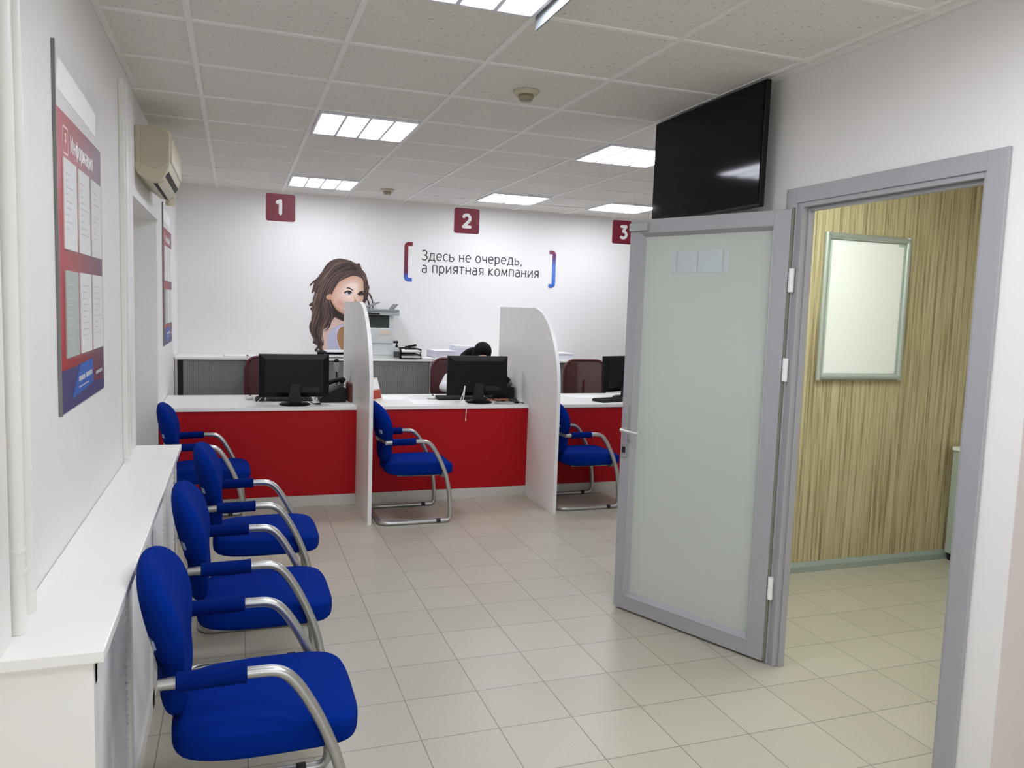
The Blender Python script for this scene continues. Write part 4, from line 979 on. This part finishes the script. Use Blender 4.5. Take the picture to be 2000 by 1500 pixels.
# local frame: faces -y; seat at .53
HC = Vector((.09, -.155, 1.125))                     # head centre
HR = Matrix.Rotation(math.radians(56), 4, 'X') @ Matrix.Rotation(math.radians(-8), 4, 'Z')       # head bowed towards the desk
def build_person():
    J = [((0, .04, .60), .125, .10), ((.01, .03, .72), .115, .09), ((.03, -.02, .84), .12, .09), ((.05, -.065, .94), .11, .075), ((.065, -.095, 1.0), .05, .05), ((.08, -.13, 1.06), .042, .045),
         ((-.10, -.065, .935), .055), ((-.19, -.06, .90), .05), ((-.25, -.10, .825), .042), ((-.215, -.30, .822), .03), ((-.15, -.40, .812), .025),
         ((.165, -.075, .935), .055), ((.20, -.07, .90), .048), ((.195, -.10, .825), .04), ((.155, -.30, .82), .03), ((.10, -.40, .812), .025),
         ((-.09, -.02, .58), .085), ((-.12, -.30, .585), .07), ((-.12, -.42, .56), .055), ((-.12, -.40, .33), .048), ((-.12, -.38, .09), .033), ((-.12, -.45, .045), .028), ((-.12, -.53, .035), .024),
         ((.09, -.02, .58), .085), ((.12, -.30, .585), .07), ((.12, -.42, .56), .055), ((.12, -.40, .33), .048), ((.12, -.38, .09), .033), ((.12, -.45, .045), .028), ((.12, -.53, .035), .024)]
    L = [(0, 1), (1, 2), (2, 3), (3, 4), (4, 5), (3, 6), (6, 7), (7, 8), (8, 9), (9, 10), (3, 11), (11, 12), (12, 13), (13, 14), (14, 15), (0, 16), (16, 17), (17, 18), (18, 19), (19, 20), (20, 21), (21, 22), (0, 23), (23, 24), (24, 25), (25, 26), (26, 27), (27, 28), (28, 29)]
    base = skin_mesh(J, L)
    parts = [base]
    for hx, sgn in ((-.15, 1), (.10, -1)):           # hands resting on the desk: palm, four fingers, thumb
        hand = [((hx, -.395, .812), .022, .018), ((hx + sgn * .008, -.45, .808), .034, .014)]
        lk = [(0, 1)]
        for q, (dx, ln) in enumerate(((-.027, .062), (-.009, .072), (.009, .068), (.026, .054))):
            b = len(hand); x = hx + sgn * .008 + dx
            hand += [((x, -.468, .808), .009), ((x + dx * .15, -.468 - ln * .5, .811), .0085), ((x + dx * .2, -.468 - ln, .798), .007)]
            lk += [(1, b), (b, b + 1), (b + 1, b + 2)]
        b = len(hand); hand += [((hx + sgn * .038, -.43, .806), .011), ((hx + sgn * .058, -.462, .803), .009), ((hx + sgn * .06, -.49, .799), .0075)]
        lk += [(0, b), (b, b + 1), (b + 1, b + 2)]
        parts.append(skin_mesh(hand, lk))
    def head(bm):
        F = lambda x, y, z: HC + (HR @ Vector((x, y, z)))
        ellipsoid(bm, F(0, .012, .02), (.074, .092, .09), HR); ellipsoid(bm, F(0, -.022, -.045), (.058, .066, .072), HR)
        ellipsoid(bm, F(0, -.05, -.095), (.028, .026, .02), HR)
        ellipsoid(bm, F(0, -.096, -.035), (.011, .016, .018), HR); ellipsoid(bm, F(0, -.09, -.012), (.008, .012, .026), HR)
        ellipsoid(bm, F(0, -.082, -.066), (.024, .01, .006), HR); ellipsoid(bm, F(0, -.081, -.076), (.02, .01, .006), HR)
        for s in (-1, 1):
            ellipsoid(bm, F(s * .03, -.076, .012), (.02, .012, .006), HR); ellipsoid(bm, F(s * .075, .01, -.02), (.01, .02, .03), HR)
    body = merge_voxel(parts, 'body', .006, skin, person, head)
    for s in (-1, 1):
        c = HC + (HR @ Vector((s * .03, -.081, -.004)))
        m = MB(); m.lathe([(0, -.008), (.006, -.006), (.0085, 0), (.006, .006), (0, .008)], c, 12); m.build('eye', M('eye_dark', (30, 24, 22), .2, var=0) if s < 0 else bpy.data.materials['eye_dark'], person, smooth=60)
    # clothing
    def grow(idx, links, d, name, mat, root=0):
        js = [(J[i][0],) + tuple(r + d for r in J[i][1:]) for i in idx]; mp = {i: k for k, i in enumerate(idx)}
        me = skin_mesh(js, [(mp[a], mp[b]) for a, b in links if a in mp and b in mp])
        return merge_voxel([me], name, .008, mat, person)
    grow([0, 1, 2, 3, 4, 6, 7, 8, 9, 11, 12, 13, 14], L, .010, 'blouse', cloth_white)
    grow([0, 16, 17, 18, 19, 20, 23, 24, 25, 26, 27], L, .009, 'trousers', cloth_dark)
    grow([20, 21, 22], L, .006, 'shoe', black); grow([27, 28, 29], L, .006, 'shoe', black)
    def hair(bm):
        F = lambda x, y, z: HC + (HR @ Vector((x, y, z)))
        ellipsoid(bm, F(0, .03, .034), (.087, .094, .092), HR, 28); ellipsoid(bm, F(0, .055, -.03), (.078, .066, .085), HR, 24)
        for s in (-1, 1): ellipsoid(bm, F(s * .068, .01, -.015), (.022, .05, .065), HR, 18)
    hb = merge_voxel([skin_mesh([((.05, .0, 1.15), .05), ((.01, .0, 1.14), .045), ((-.035, -.01, 1.12), .036), ((-.075, -.03, 1.09), .03), ((-.10, -.05, 1.03), .022), ((-.11, -.05, .97), .012)], [(0, 1), (1, 2), (2, 3), (3, 4)])], 'hair', .006, hair_dark, person, hair)
    hb['label'] = 'dark hair tied in a ponytail'
build_person()

# ------------------------------------------------------------------ television, side room
tv = thing('television', 'large black flat television hanging high beside the open door', 'television', (2.205, 3.47, 2.35))
MB().box(.0, .028, -.483, .483, -.277, .277).build('housing', black, tv, bevel=.004)
MB().box(-.003, .001, -.475, .475, -.262, .27).build('screen', screen_black, tv)
MB().box(.028, .05, -.25, .25, -.16, .16).build('rear_cover', black_matte, tv, bevel=.006)
MB().box(.05, .093, -.10, .10, -.10, .10).build('wall_bracket', black_matte, tv)

fr = thing('picture_frame', 'silver clip frame with a blank white sheet on the oak wall', 'picture frame', (3.672, 3.872, 1.655))
FW, FH = .665, .895
def rail(mb, a, b, n):
    """half round rail from a to b"""
    mb.tube([a, b], .019, 12)
m = MB()
for a, b in (((-FW / 2 + .018, -.012, -FH / 2 + .018), (FW / 2 - .018, -.012, -FH / 2 + .018)), ((-FW / 2 + .018, -.012, FH / 2 - .018), (FW / 2 - .018, -.012, FH / 2 - .018)), ((-FW / 2 + .018, -.012, -FH / 2), (-FW / 2 + .018, -.012, FH / 2)), ((FW / 2 - .018, -.012, -FH / 2), (FW / 2 - .018, -.012, FH / 2))):
    m.tube([a, b], .0185, 12)
m.build('frame', M('frame_silver', (190, 198, 194), .3, .6), fr, smooth=50)
MB().box(-FW / 2 + .02, FW / 2 - .02, -.006, -.002, -FH / 2 + .02, FH / 2 - .02).build('backing', M('backing_pale', (196, 208, 200), .6), fr)
MB().prism([(x, -.0075, z) for x, z in [(-.275, -.405), (.285, -.405), (.285, .39), (.24, .39), (.24, .405), (-.27, .405)]], (0, .0012, 0)).build('sheet', bpy.data.materials['bright_white'], fr)
MB().box(-.308, -.285, -.008, -.0068, -.37, -.12).build('red_margin', M('magenta_margin', (168, 24, 70), .5), fr)

cb = thing('storage_cabinet', 'pale grey green cabinet with a light top in the side room corner', 'cabinet', (4.49, 3.42, 0))
MB().box(0, .45, 0, .42, .05, .745).build('carcass', cabinet_green, cb, bevel=.002)
MB().box(.02, .43, .03, .41, 0, .05).build('plinth', shadow_gap, cb)  # black colour paints in the shade under the cabinet
MB().box(-.01, .46, -.015, .42, .745, .768).build('top_board', white_board, cb, bevel=.002)
MB().box(.005, .445, -.016, 0, .06, .735).build('door', cabinet_green, cb, bevel=.002)
MB().box(.04, .05, -.03, -.016, .42, .54).build('handle', silver, cb)

# ------------------------------------------------------------------ finishing
for o in list(bpy.data.meshes):
    if o.users == 0: bpy.data.meshes.remove(o)
